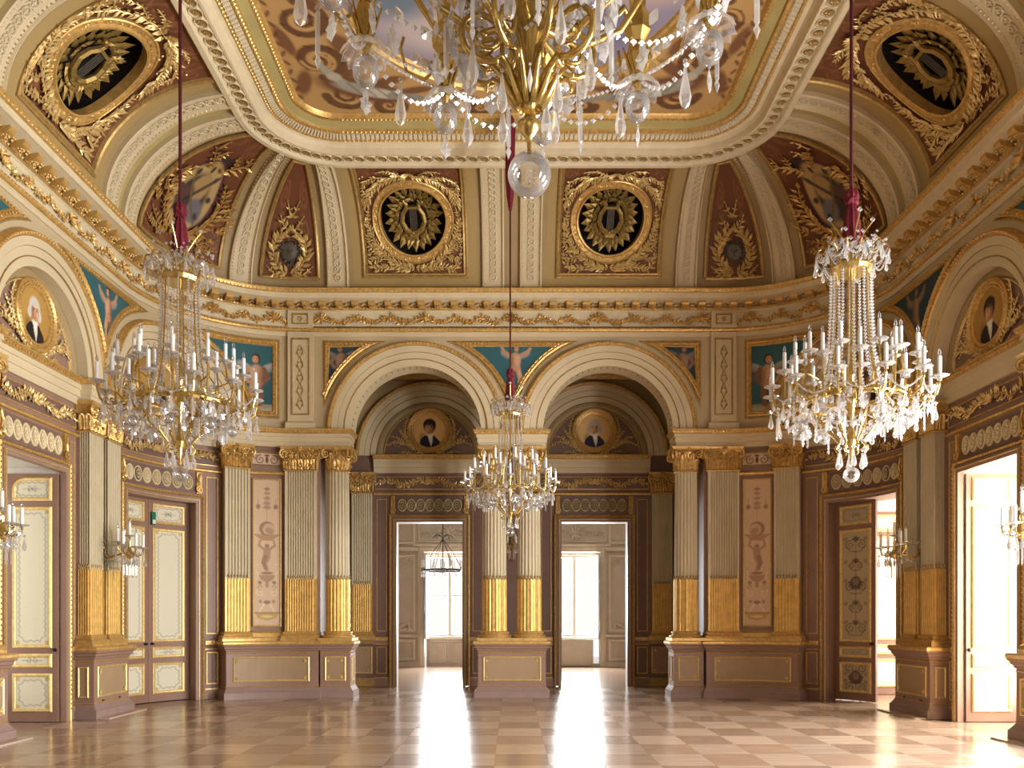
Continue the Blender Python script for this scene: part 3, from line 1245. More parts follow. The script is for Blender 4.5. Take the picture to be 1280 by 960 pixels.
# rear wall behind the camera, with one tall opening added to let in fill light
rear = struct('wall_rear', (0, -3, 0))
mb = MB()
for x0, x1, z0, z1 in ((-7.6, -2.2, 0, 10.6), (2.2, 7.6, 0, 10.6), (-2.2, 2.2, 5.5, 10.6)):
    mb.box(x0, x1, -.3, 0, z0, z1, us=[x0, x1])
mb.build('rear_wall', 'buff', rear, lambda P: np.stack([P[:, 0], -3 + P[:, 1], P[:, 2]], 1))

# ------------------------------------------------------------------ painters
def paint_portrait(p, R, ground, coat, hair, kind):
    """Bust of a sitter in a round medallion of radius R."""
    p.ell(-.15 * R, .2 * R, 1.1 * R, 1.1 * R, '#%02x%02x%02x' % tuple(min(255, int(c * 1.12)) for c in bytes.fromhex(ground)), soft=.9, a=.7)
    k = R
    d = -1 if kind in ('wig_right', 'dark') else 1
    p.poly([(-.62 * k, -1.0 * k), (-.56 * k, -.55 * k), (-.30 * k, -.30 * k), (.0, -.22 * k), (.30 * k, -.30 * k), (.58 * k, -.58 * k), (.66 * k, -1.0 * k)], coat)
    p.ell(-.36 * k, -.62 * k, .22 * k, .45 * k, '1a1618', .3, .8, .5)
    p.poly([(-.13 * k, -.26 * k), (.16 * k, -.24 * k), (.20 * k, -.55 * k), (.10 * k, -.98 * k), (-.04 * k, -.60 * k)], 'd9d0c0')
    p.ell(.03 * k, -.25 * k, .19 * k, .13 * k, 'e6dfd0', 0, .4)
    p.ell(.04 * k, -.38 * k, .08 * k, .16 * k, 'f0ebe0', 0, .4)
    if kind == 'dark':
        p.ell(0, .30 * k, .37 * k, .42 * k, hair, 0, .25)
    else:
        p.ell(0, .30 * k, .36 * k, .40 * k, hair, 0, .3)
        for sx in (-1, 1):
            p.ell(sx * .33 * k, .05 * k, .13 * k, .20 * k, hair, 0, .3)
    p.ell(.03 * d * k, .14 * k, .235 * k, .33 * k, 'c08e68', 0, .18)
    p.ell(.09 * d * k, .16 * k, .16 * k, .27 * k, 'd9ab84', 0, .5, .9)
    p.ell(-.13 * d * k, .10 * k, .10 * k, .26 * k, '8a5a3e', 0, .7, .6)
    for sx in (-.09, .12):
        p.ell((sx + .03 * d) * k, .20 * k, .055 * k, .024 * k, '3a241a', 0, .4)
        p.ell((sx + .03 * d) * k, .27 * k, .075 * k, .02 * k, '5a3a26', .1 * d, .6)
    p.ell(.05 * d * k, .08 * k, .035 * k, .10 * k, 'b9835f', 0, .7)
    p.ell(.045 * d * k, -.055 * k, .085 * k, .022 * k, '9a4a3a', 0, .5)
    p.ell(.04 * d * k, -.16 * k, .10 * k, .04 * k, 'b07c5a', 0, .7, .6)
    p.ell(0, .45 * k, .27 * k, .14 * k, hair, 0, .4, .9)
    if kind == 'dark':
        for i in range(14):
            a = PI * i / 13
            p.ell(.30 * k * math.cos(a), .38 * k + .27 * k * math.sin(a), .08 * k, .07 * k, '2e2018', 0, .5, .8)
    p.stroke([(-.28 * k, -.32 * k), (-.10 * k, -.62 * k), (.02 * k, -1 * k)], .012, '15100f', .7)
    p.stroke([(.30 * k, -.32 * k), (.20 * k, -.65 * k), (.12 * k, -1 * k)], .012, '15100f', .7)


def paint_putto(p, x, y, h, face=1, wings=True, up=False, tone=1.0):
    """Winged child of height h standing with feet at (x, y)."""
    S = h
    fl, sh, hi = 'b98c69', '7c563f', 'd2aa88'
    if wings:
        for sx, rot in ((-1, -.5), (1, .5)):
            p.ell(x + sx * .19 * S, y + .73 * S, .15 * S, .06 * S, 'a9a49a', rot, .5, .85)
            p.ell(x + sx * .23 * S, y + .69 * S, .11 * S, .035 * S, '7d8288', rot, .5, .7)
    # legs
    p.stroke([(x - .05 * S, y + .44 * S), (x - .07 * S, y + .22 * S), (x - .04 * S, y + .02 * S)], .054 * S, sh, 1, .024 * S)
    p.stroke([(x + .05 * S, y + .44 * S), (x + .10 * S, y + .23 * S), (x + .09 * S, y + .01 * S)], .058 * S, fl, 1, .026 * S)
    p.stroke([(x + .06 * S, y + .42 * S), (x + .11 * S, y + .24 * S)], .03 * S, hi, .6, .015 * S)
    for fx in (-.06, .12):
        p.ell(x + fx * S, y + .012 * S, .055 * S, .022 * S, fl, 0, .4)
    # arms
    if up:
        p.stroke([(x - .11 * S, y + .70 * S), (x - .24 * S, y + .78 * S), (x - .32 * S, y + .92 * S)], .042 * S, fl, 1, .025 * S)
        p.stroke([(x + .11 * S, y + .70 * S), (x + .24 * S, y + .76 * S), (x + .33 * S, y + .86 * S)], .042 * S, fl, 1, .025 * S)
    else:
        p.stroke([(x - .13 * S, y + .70 * S), (x - .20 * S, y + .55 * S), (x - .10 * S, y + .44 * S)], .042 * S, sh, 1, .028 * S)
        p.stroke([(x + .13 * S, y + .70 * S), (x + .22 * S, y + .58 * S), (x + .14 * S, y + .46 * S)], .042 * S, fl, 1, .028 * S)
    # trunk
    p.ell(x, y + .61 * S, .105 * S, .17 * S, fl, .08 * face, .2)
    p.ell(x, y + .46 * S, .105 * S, .10 * S, fl, 0, .3)
    p.ell(x + .045 * S, y + .60 * S, .07 * S, .14 * S, hi, 0, .8, .7)
    p.ell(x - .09 * S, y + .56 * S, .05 * S, .17 * S, sh, 0, .8, .6)
    p.ell(x, y + .50 * S, .012 * S, .012 * S, sh, 0, .5)
    # head
    p.ell(x + .01 * S, y + .885 * S, .075 * S, .085 * S, '3d281b', 0, .3)
    p.ell(x + .02 * face * S, y + .865 * S, .055 * S, .068 * S, fl, 0, .3)
    p.ell(x + .035 * face * S, y + .86 * S, .03 * S, .045 * S, hi, 0, .7, .5)
    for e in (-.012, .045):
        p.ell(x + e * face * S, y + .875 * S, .012 * S, .007 * S, '3a241a', 0, .4)
    p.ell(x + .02 * face * S, y + .83 * S, .018 * S, .006 * S, '9a4a3a', 0, .4)


def paint_panel_border(p, mark, dense=False):
    """Door field: stippled zigzag border with cut corners and little corner squares."""
    w, h = p.w, p.h
    e = min(w, h) * .11
    c = min(w, h) * .16
    zz = []
    x0, x1, y0, y1 = -w / 2 + e, w / 2 - e, -h / 2 + e, h / 2 - e
    path = [(x0 + c, y0), (x1 - c, y0), (x1, y0 + c), (x1, y1 - c), (x1 - c, y1), (x0 + c, y1), (x0, y1 - c), (x0, y0 + c), (x0 + c, y0)]
    st = .045
    for (ax, ay), (bx, by) in zip(path[:-1], path[1:]):
        L = math.hypot(bx - ax, by - ay)
        n = max(2, int(L / st))
        for i in range(n):
            k = i / n
            o = .012 * (1 if i % 2 else -1)
            zz.append((ax + (bx - ax) * k - (by - ay) / L * o, ay + (by - ay) * k + (bx - ax) / L * o))
    zz.append(zz[0])
    p.stroke(zz, .006, '857f78', .9)
    for sx in (-1, 1):
        for sy in (-1, 1):
            cx, cy = sx * (w / 2 - e * .55), sy * (h / 2 - e * .55)
            q = e * .42
            p.poly([(cx - q, cy - q), (cx + q, cy - q), (cx + q, cy + q), (cx - q, cy + q)], 'b79a5c')
            p.ell(cx, cy, q * .7, q * .7, 'd9c48c', 0, .4)
    if mark:
        p.stroke([(-w * .28, 0), (w * .28, 0)], .005, '8d8578', .8)
        for sx in (-1, 1):
            p.scroll(sx * w * .10, h * .06, h * .12, 1.2, PI / 2, sx, .005, '7d766a', .9, False)
            p.scroll(sx * w * .08, -h * .10, h * .09, 1.2, PI / 2, -sx, .005, '7d766a', .9, False)
        p.ell(0, 0, h * .05, h * .10, '7d766a', 0, .4)


def paint_grotesque(p, ink='5f4f44', base_y=None):
    """Dark candelabra ornament of scrolls, leaves and a central mask-like shield."""
    w, h = p.w, p.h
    n = max(3, int(round(h / w * 1.3)))
    for k, yy in enumerate(np.linspace(-.40, .38, n)):
        y = yy * h
        r = w * (.30 if k % 2 == 0 else .20)
        for sx in (-1, 1):
            p.scroll(sx * r * .72, y, r * .62, 1.5, PI / 2 + sx * .5, -sx, .009, ink, .85)
            p.stroke([(0, y - r * .9), (sx * r * .7, y - r * .85), (sx * r * 1.25, y - r * .2)], .008, ink, .85, .003)
            p.scroll(sx * w * .36, y + r * .8, w * .07, 1.3, -PI / 2, sx, .007, ink, .8)
        for q in range(5):
            a = PI / 2 + (q - 2) * .4
            p.ell(.05 * math.cos(a), y + r * .35 + .07 * math.sin(a), .055, .014, ink, a, .5, .9)
    p.ell(0, .03 * h, w * .2, w * .24, ink, 0, .3)
    p.ell(0, .03 * h, w * .13, w * .17, '8d7866', 0, .5)
    for q in range(9):
        a = PI + PI * q / 8
        p.ell(w * .2 * math.cos(a), .03 * h + w * .22 * math.sin(a), .05, .02, ink, a, .4)
    p.stroke([(0, -.44 * h), (0, .44 * h)], .006, ink, .8)


def paint_tall_panel(p, flip=1):
    """Cream field with a candelabra of figures: crescent, bearer, urn, festoons and a basket."""
    w, h = p.w, p.h
    ink, inkd, gd = 'a07c60', '7f5d48', 'b8944e'
    p.ell(0, 0, w * .7, h * .7, 'd2b493', 0, 1.2, .35)
    Y = lambda k: -h / 2 + h * k
    p.stroke([(0, Y(.60)), (0, Y(.96))], .006, ink, .8)
    for k in (.93, .90, .865, .83, .80):
        s = .05 + .06 * (.96 - k) * 3
        for q in range(5):
            a = PI / 2 + (q - 2) * .6
            p.ell(s * .6 * math.cos(a), Y(k) + s * .6 * math.sin(a), s * .6, s * .22, ink if k < .91 else inkd, a, .5)
    for sx in (-1, 1):
        p.ell(sx * w * .33, Y(.815), .045, .05, inkd, 0, .5)
        p.stroke([(sx * w * .33, Y(.83)), (sx * w * .33, Y(.87))], .008, ink, .8)
    # crescent over a dish
    p.ell(0, Y(.665), .155, .15, inkd, 0, .15)
    p.ell(-.04 * flip, Y(.66), .125, .125, 'c4a486', 0, .2)
    p.ell(-.05 * flip, Y(.65), .09, .06, ink, .4, .5)
    p.poly([(-.24, Y(.618)), (.24, Y(.618)), (.10, Y(.585)), (-.10, Y(.585))], ink)
    p.stroke([(-.27, Y(.622)), (.27, Y(.622))], .012, inkd, .9)
    # bearer with raised arms
    p.ell(0, Y(.545), .045, .05, inkd, 0, .3)
    p.ell(.0, Y(.50), .075, .12, ink, .1, .25)
    for sx in (-1, 1):
        p.stroke([(sx * .06, Y(.525)), (sx * .16, Y(.55)), (sx * .13, Y(.585))], .026, ink, 1, .018)
    p.stroke([(-.02, Y(.47)), (.04, Y(.43)), (.0, Y(.385))], .05, ink, 1, .025)
    p.stroke([(.04, Y(.47)), (.07, Y(.43)), (.03, Y(.39))], .045, inkd, 1, .02)
    # urn
    p.poly([(-.16, Y(.345)), (.16, Y(.345)), (.13, Y(.32)), (.05, Y(.30)), (-.05, Y(.30)), (-.13, Y(.32))], ink)
    p.ell(0, Y(.36), .12, .03, inkd, 0, .4)
    p.stroke([(0, Y(.30)), (0, Y(.27))], .03, ink, 1, .012)
    # scrolls and festoons
    for sx in (-1, 1):
        p.scroll(sx * w * .24, Y(.225), w * .17, 1.2, PI / 2, -sx, .011, 'e6d3b0', .95)
        p.scroll(sx * w * .25, Y(.265), w * .10, 1.1, -PI / 2, sx, .010, ink, .9)
        p.ell(sx * w * .27, Y(.295), .04, .035, inkd, .4, .4)
        p.stroke([(0, Y(.17)), (sx * .08, Y(.135)), (sx * .16, Y(.09))], .018, 'e8d8b4', 1, .01)
        p.ell(sx * w * .25, Y(.165), .035, .035, ink, 0, .5)
        for k in (.42, .36, .07, .03):
            p.ell(sx * w * .37, Y(k), .03, .018, 'e0c9a2', .5 * sx, .5)
        p.stroke([(sx * w * .40, Y(.30)), (sx * w * .34, Y(.34)), (sx * w * .40, Y(.38))], .008, 'e6d3b0', .8)
    p.ell(0, Y(.16), .07, .04, inkd, 0, .4)
    # basket
    p.poly([(-.24, Y(.085)), (.24, Y(.085)), (.17, Y(.05)), (.0, Y(.032)), (-.17, Y(.05))], gd)
    p.stroke([(-.27, Y(.088)), (.27, Y(.088))], .014, '8d6f35', 1)
    p.ell(0, Y(.062), .12, .03, 'dcc27e', 0, .5)
    p.wash('cfb193', .28)


# ------------------------------------------------------------------ doors
def door_leaf(f, parent, width, top, style, name='door_leaf', arch_corner=0, label=None):
    """A leaf in local (x along, y towards the viewer, z up); f maps it into the room."""
    mb = MB()
    mb.box(0, width, -.05, 0, .01, top, us=uline(0, width, width / 6))
    leaf = mb.build(name, 'door', parent, f, label=label)
    e = width * .14
    rows = [(.16, .77), (.86, 1.08), (1.17, 3.40), (3.49, top - .06)]
    for k, (a, b) in enumerate(rows):
        x0, x1 = e * .75, width - e * .75
        b = min(b, top - .05)
        if b - a < .1:
            continue
        poly = [(x0 + (x1 - x0) * i / 6, a) for i in range(7)]
        tp = [(x1 - (x1 - x0) * i / 6, b) for i in range(7)]
        if arch_corner and k == 3:
            rr = .2
            tp = [q for q in tp if (q[0] - x0 > rr if arch_corner < 0 else x1 - q[0] > rr)]
            cx = x0 + rr if arch_corner < 0 else x1 - rr
            cor = [(cx + arch_corner * rr * math.cos(t), b - rr + rr * math.sin(t)) for t in np.linspace(PI / 2, 0, 6)]
            tp = (tp + cor) if arch_corner < 0 else (list(reversed(cor)) + tp)
        poly = poly + tp
        mb = MB()
        mb.polyframe(poly, [(0, 0), (0, .014), (.02, .03), (.045, .026), (.055, .008), (.06, .004)])
        o = mb.build('panel_frame', 'gold_leaf', leaf, f)
        W_, H_ = x1 - x0 - .11, b - a - .11
        p = Paint(W_, H_, .013, 'd8d1b6' if style != 'grotesque' else 'b7a684')
        if style == 'grotesque':
            if k in (0, 2):
                paint_grotesque(p)
            else:
                paint_panel_border(p, True)
        elif k == 1:
            p.stroke([(-W_ * .3, 0), (W_ * .3, 0)], .006, '8d8578', .8)
            for sx in (-1, 1):
                p.scroll(sx * .06, 0, .05, 1.1, PI / 2, sx, .006, '7d766a', .9, False)
        else:
            paint_panel_border(p, k == 3)
        msk = inpoly(inset([(x - (x0 + x1) / 2, z - (a + b) / 2) for x, z in poly], .05)) if arch_corner and k == 3 else None
        p.mesh(f, uzchart((x0 + x1) / 2, (a + b) / 2), 'panel', leaf, .006, msk)
    return leaf


DOOR_N = [0]


def door_struct(f, uc, w, label):
    DOOR_N[0] += 1
    return struct('door_%d' % DOOR_N[0], base_loc(f, uc, w, 0), label)


def door_frame(f, parent, uc, w, hw=.79, top=3.94):
    """Moulded architrave round an opening of half-width hw."""
    for nm, m_, prof in (('door_frame', 'mauve', [(0, .0), (0, .09), (-.05, .10), (-.07, .07), (-.12, .07), (-.125, .05), (-.17, .05), (-.17, 0)]),
                         ('gilt_frame_bead', 'gold', [(-.125, .06), (-.13, .085), (-.15, .10), (-.175, .085), (-.18, .05)]),
                         ('gilt_frame_fillet', 'gold_leaf', [(-.05, .095), (-.055, .115), (-.065, .115), (-.07, .08)])):
        mb = MB()
        loops = []
        ks = usub(uc - hw, uc + hw)
        for d, ww in prof:
            a, b = uc - hw + d, uc + hw - d
            us = [a + (b - a) * (q - ks[0]) / (ks[-1] - ks[0]) for q in ks]
            lp = [(a, w + ww, 0)] + [(u, w + ww, top - d) for u in us] + [(b, w + ww, 0)]
            loops.append(lp)
        mb.loft(loops, 0, closed=False)
        if nm == 'gilt_frame_bead':
            for sg in (-1, 1):
                for i in range(52):
                    mb.bead((uc + sg * (hw + .15), w + .10, .2 + i * .075), .022)
            for u in uline(uc - hw - .1, uc + hw + .1, .075):
                mb.bead((u, w + .10, top + .15), .022)
        mb.build(nm, m_, parent, f)


med = MB()
med.disc([(.152, 0), (.152, .02), (.138, .03), (.122, .018)], n=18, mi=1)
med.disc([(.122, .018), (.115, .010), (.0, .010)], n=18)
for i in range(12):
    a = 2 * PI * i / 12
    med.leaf(.035 * math.cos(a), .035 * math.sin(a), a, .085, .030, .014, .35, 1)
med.disc([(.03, .012), (.026, .03), (.0, .036)], n=8, mi=1)
med_mesh = protomesh(med, 'medallion', ['buff', 'stone_red'])


def bay(f, s, uc, r, hw, w, where, portrait=None, flip=False, paint='mauve'):
    """Everything inside one arch: lunette, lintel, overdoor, door surround. Returns the parent of the setting pieces."""
    W = bay.parent
    zs = Z_SPR
    # wall round the door
    mb = MB()
    mb.box(uc - hw, uc - .93, w - .25, w, 0, 5.14)
    mb.box(uc + .93, uc + hw, w - .25, w, 0, 5.14)
    mb.box(uc - .93, uc + .93, w - .25, w, 4.08, 5.14)
    mb.build('door_wall', paint, W, f)
    # lunette
    mb = MB()
    n = 36
    mb.add([(uc + r * 1.03 * math.cos(PI * i / n), w, zs - .02 + r * 1.03 * math.sin(PI * i / n)) for i in range(n + 1)] + [(uc + r * 1.03 * math.cos(PI * i / n), w, zs - .03) for i in range(n + 1)],
           [(i, i + 1, n + 2 + i, n + 1 + i) for i in range(n)])
    mb.build('tympanum', paint, W, f)
    mb = MB()
    mb.arc(uc, zs, [(r, w), (r, w + .05), (r * .95, w + .06), (r * .90, w + .03), (r * .88, w)], n=40)
    mb.build('lunette_moulding', 'tan', W, f)
    mb = MB()
    mb.arc(uc, zs, [(r * .885, w), (r * .87, w + .035), (r * .855, w)], n=40)
    for i in range(60):
        a = PI * (i + .5) / 60
        mb.bead((uc + r * .87 * math.cos(a), w + .035, zs + r * .87 * math.sin(a)), .018)
    mb.build('gilt_lunette_bead', 'gold_leaf', W, f)
    # lintel
    mb = MB()
    mb.sweep(usub(uc - hw, uc + hw), [(w, 5.12), (w + .06, 5.12), (w + .06, 5.24), (w + .085, 5.245), (w + .085, 5.36), (w + .11, 5.365), (w + .11, 5.45), (w, 5.45)])
    mb.build('lintel', 'cream', W, f)
    mb = MB()
    us = usub(uc - hw, uc + hw)
    mb.sweep(us, [(w + .11, 5.44), (w + .14, 5.47), (w + .15, 5.51), (w + .17, 5.52), (w + .17, 5.545), (w, 5.55)])
    for u in uline(uc - hw, uc + hw, .075):
        mb.bead((u, w + .155, 5.485), .024)
    mb.build('lintel_gilt_bead', 'gold', W, f)
    # portrait medallion with its laurel
    if portrait:
        ground, coat, hair, kind, lab = portrait
        zc, R = 6.14, .40
        t = thing('portrait', lab, 'portrait', base_loc(f, uc, w, zc - .5))
        p = Paint(2 * R + .04, 2 * R + .04, .0135, ground)
        paint_portrait(p, R, ground, coat, hair, kind)
        p.mesh(f, uzchart(uc, zc, -1 if flip else 1), 'canvas', t, w + .03, lambda x, y: x * x + y * y < (R + .015) ** 2)
        mb = MB()
        mb.arc(uc, zc, [(R - .01, w + .02), (R, w + .06), (R + .03, w + .07), (R + .045, w + .05), (R + .09, w + .065), (R + .12, w + .09), (R + .14, w + .07), (R + .145, w)], 0, 2 * PI, 44)
        for i in range(48):
            a = 2 * PI * i / 48
            mb.bead((uc + (R + .07) * math.cos(a), w + .07, zc + (R + .07) * math.sin(a)), .02)
        mb.build('frame', 'gold', t, f)
        for sg in (-1, 1):
            mb = MB()
            pts = [(uc + sg * (.06 + .62 * k), 5.61 + .03 * math.sin(k * 9)) for k in np.linspace(0, 1, 9)]
            branch(mb, pts, .09, .06, w + .02, .42)
            c0 = spiral(uc, zc, R + .17, R + .20, -PI / 2 + sg * .25, .30, 14, sg)
            branch(mb, c0, .10, .06, w + .03, .45)
            x0, z0 = uc + sg * .42, 5.76
            branch(mb, [(x0, z0), (x0 + sg * .22, z0 + .08), (x0 + sg * .42, z0 + .12), (x0 + sg * .62, z0 + .02)], .10, .065, w + .02, .48)
            branch(mb, [(x0 + sg * .05, z0 + .05), (x0 + sg * .20, z0 + .26), (x0 + sg * .30, z0 + .40)], .10, .065, w + .02, .48)
            branch(mb, [(x0 + sg * .2, z0 + .06), (x0 + sg * .36, z0 + .22), (x0 + sg * .5, z0 + .24)], .09, .065, w + .02, .48)
            for q in range(9):
                mb.bead((x0 + sg * random.uniform(0, .6), w + .04, z0 + random.uniform(-.02, .25)), .02)
            mb.build('laurel', 'gold_leaf', t, f, kind='stuff')
    # overdoor: vine frieze, gilt string, row of medallions between consoles
    t = thing('overdoor', where[0], 'overdoor', base_loc(f, uc, w, 4.12))
    mb = MB()
    us = usub(uc - hw + .04, uc + hw - .04)
    mb.box(uc - hw + .04, uc + hw - .04, w - .01, w + .012, 4.74, 5.03)
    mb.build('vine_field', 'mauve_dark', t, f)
    mb = MB()
    L = hw - .12
    for sg in (-1, 1):
        pts = [(uc + sg * L * k, 4.885 + .065 * math.sin(k * 3 * PI) * (1 if sg > 0 else 1)) for k in np.linspace(0.02, 1, 25)]
        branch(mb, pts, .105, .06, w + .02, .5, 1.0, taper=.1)
        for k in range(14):
            mb.bead((uc + sg * L * random.random(), w + .04, 4.885 + random.uniform(-.09, .09)), .022)
    for q in range(7):
        mb.leaf(uc, 4.86, PI * q / 6, .15, .06, w + .03, .4)
    mb.build('vine', 'gold_leaf', t, f)
    mb = MB()
    mb.polyframe(rectpoly(uc - hw + .03, uc + hw - .03, 4.73, 5.04), [(0, w), (0, w + .02), (.015, w + .022), (.02, w + .01)])
    mb.sweep(usub(uc - hw, uc + hw), [(w, 4.59), (w + .05, 4.60), (w + .06, 4.63), (w + .03, 4.66), (w, 4.66)])
    mb.build('gilt_string', 'gold', t, f)
    mb = MB()
    mb.box(uc - .80, uc + .80, w - .01, w + .014, 4.15, 4.55)
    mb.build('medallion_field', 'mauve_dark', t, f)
    for i in range(7):
        inst('medallion', med_mesh, t, frame_at(f, uc - .66 + .22 * i, w + .014, 4.35, s > 0) @ Matrix.Diagonal((.72, 1, 1, 1)))
    for sg in (-1, 1):
        mb = MB()
        x = uc + sg * .88
        mb.box(x - .05, x + .05, w, w + .05, 4.14, 4.57, us=[x - .05, x + .05])
        mb.tube([(x + sg * (q[0]), w + .07, 4.22 + q[1]) for q in spiral(0, 0, .07, .02, PI / 2, 1.3, 18)], .018, 5)
        mb.tube([(x, w + .06, 4.29), (x - sg * .03, w + .07, 4.40), (x + sg * .01, w + .06, 4.53)], .02, 5)
        mb.tube([(x + sg * .03 + .03 * q[0], w + .06, 4.53 + q[1]) for q in spiral(0, 0, .03, .01, PI / 2, 1, 10)], .014, 5)
        mb.build('console', 'gold', t, f)
    # side strips and dado
    mb = MB()
    for a, b in ((uc - hw + .03, uc - 1.0), (uc + 1.0, uc + hw - .03)):
        if b - a > .12:
            mb.polyframe(rectpoly(a + .03, b - .03, 1.32, 4.5), [(0, w), (0, w + .016), (.014, w + .016), (.02, w + .004)])
            mb.polyframe(rectpoly(a + .03, b - .03, .30, .95), [(0, w), (0, w + .02), (.018, w + .02), (.025, w + .004)])
            for z0, z1, d in ((1.10, 1.18, .05), (.19, .215, .03), (1.0, 1.02, .025)):
                mb.box(a - .03, b, w, w + d, z0, z1)
    if mb.v:
        mb.build('gilt_wall_fillet', 'gold', W, f)
        mb = MB()
        for a, b in ((uc - hw + .0, uc - .97), (uc + .97, uc + hw)):
            mb.box(a, b, w, w + .045, 0, .19)
            mb.box(a, b, w, w + .03, 1.02, 1.10)
        mb.build('baseboard', 'mauve', W, f)


# vestibule behind the screen
YB = 20.6
vest = struct('wall_vestibule', (0, YB, 0))
FB = flatmap(YB)
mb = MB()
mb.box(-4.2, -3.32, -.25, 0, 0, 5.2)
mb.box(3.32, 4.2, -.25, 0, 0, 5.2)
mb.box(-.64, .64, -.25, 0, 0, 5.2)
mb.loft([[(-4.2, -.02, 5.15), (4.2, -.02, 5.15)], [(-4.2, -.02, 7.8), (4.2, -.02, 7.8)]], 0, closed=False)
mb.build('rear_wall', 'mauve_dark', vest, FB)  # backlit shade put into the wall colour
mb = MB()
arch_wall(mb, -4.2, 0, -1.98, 1.30)
arch_wall(mb, 0, 4.2, 1.98, 1.30)
mb.build('upper_wall', 'tan', vest, FB)
bay.parent = vest
for sx, por, lab in ((-1, ('dcb576', '23242e', '2a1c14', 'dark', 'round portrait of a dark-haired man in a dark blue coat, behind the left arch'),
                      'gilt vine frieze and seven medallions above the doorway behind the left arch'),
                     (1, ('d8b478', '2c2440', 'b9b0a0', 'wig_right', 'round portrait of a man in a grey wig and violet coat, behind the right arch'),
                      'gilt vine frieze and seven medallions above the doorway behind the right arch')):
    bay(FB, 1, sx * 1.98, 1.27, 1.34, 0.0, (lab,), por, flip=False, paint='mauve_dark')  # darker mauve here carries the vestibule's backlit shade
    mb = MB()
    archivolt(FB, vest, sx * 1.98, 1.29, 1.79, deep=-.02)
    d = door_struct(FB, sx * 1.98, 0, 'open doorway behind the %s arch' % SIDE_WORD[sx])
    door_frame(FB, d, sx * 1.98, 0)
    mb = MB()   # reveal
    x = sx * 1.98
    for a, b in ((x - .85, x - .79), (x + .79, x + .85)):
        mb.box(a, b, -.28, .02, 0, 3.98)
    mb.box(x - .85, x + .85, -.28, .02, 3.94, 4.0)
    mb.build('door_reveal', 'white', d, FB)
    pilaster(FB, min(sx * 3.36, sx * 3.84), max(sx * 3.36, sx * 3.84), 0, .10, 'fluted pilaster against the rear wall of the vestibule, %s side' % SIDE_WORD[sx], None, 8, zb=1.12, zt=5.12, zcb=4.62)
mb = MB()
for a, b in ((-4.2, -3.30), (3.30, 4.2), (-.64, .64)):
    mb.box(a, b, 0, .10, 1.02, 1.12)
    mb.box(a, b, 0, .06, 0, .2)
mb.build('dado_moulding', 'gold_dull', vest, FB)
for a, b in ((-4.1, -3.36), (3.36, 4.1)):
    gilt_panel(FB, vest, a, b, .3, .95, 0.0)
mb = MB()
mb.sweep([-4.2, 4.2], [(0, 7.35), (.06, 7.37), (.10, 7.45), (.2, 7.55), (.22, 7.65), (0, 7.65)])
mb.build('vestibule_cornice', 'gold_dull', vest, FB)
for s in (-1, 1):
    mb = MB()
    mb.box(s * 4.2 - .05, s * 4.2 + .05, -.1, 2.4, 0, 7.7, us=[s * 4.2 - .05, s * 4.2 + .05])
    mb.build('side_wall', 'tan', vest, FB)
    # blue spandrel on the vestibule's side wall
    fs = lambda P, s=s: np.stack([s * (4.14 - P[:, 1]), YB - 1.1 + P[:, 0], P[:, 2]], 1)
    mb = MB()
    mb.arc(0, Z_SPR, [(1.0, 0), (1.0, .08), (1.12, .10), (1.25, .06), (1.3, 0)], n=30)
    mb.build('side_archivolt', 'cream', vest, fs)
    mb = MB()
    pl = [(-1.05, 7.3), (-1.05, 6.45)] + [(-1.38 * math.cos(a), Z_SPR + 1.38 * math.sin(a)) for a in np.linspace(.72, 1.22, 8)] + [(-.5, 7.3)]
    mb.polyframe(pl, [(0, 0), (0, .04), (.05, .05), (.06, .02)])
    mb.build('gilt_spandrel_frame', 'gold', vest, fs)
mb = MB()
mb.box(-4.25, 4.25, -.1, 2.8, 7.66, 7.8)
mb.build('vestibule_ceiling', 'tan', vest, FB)

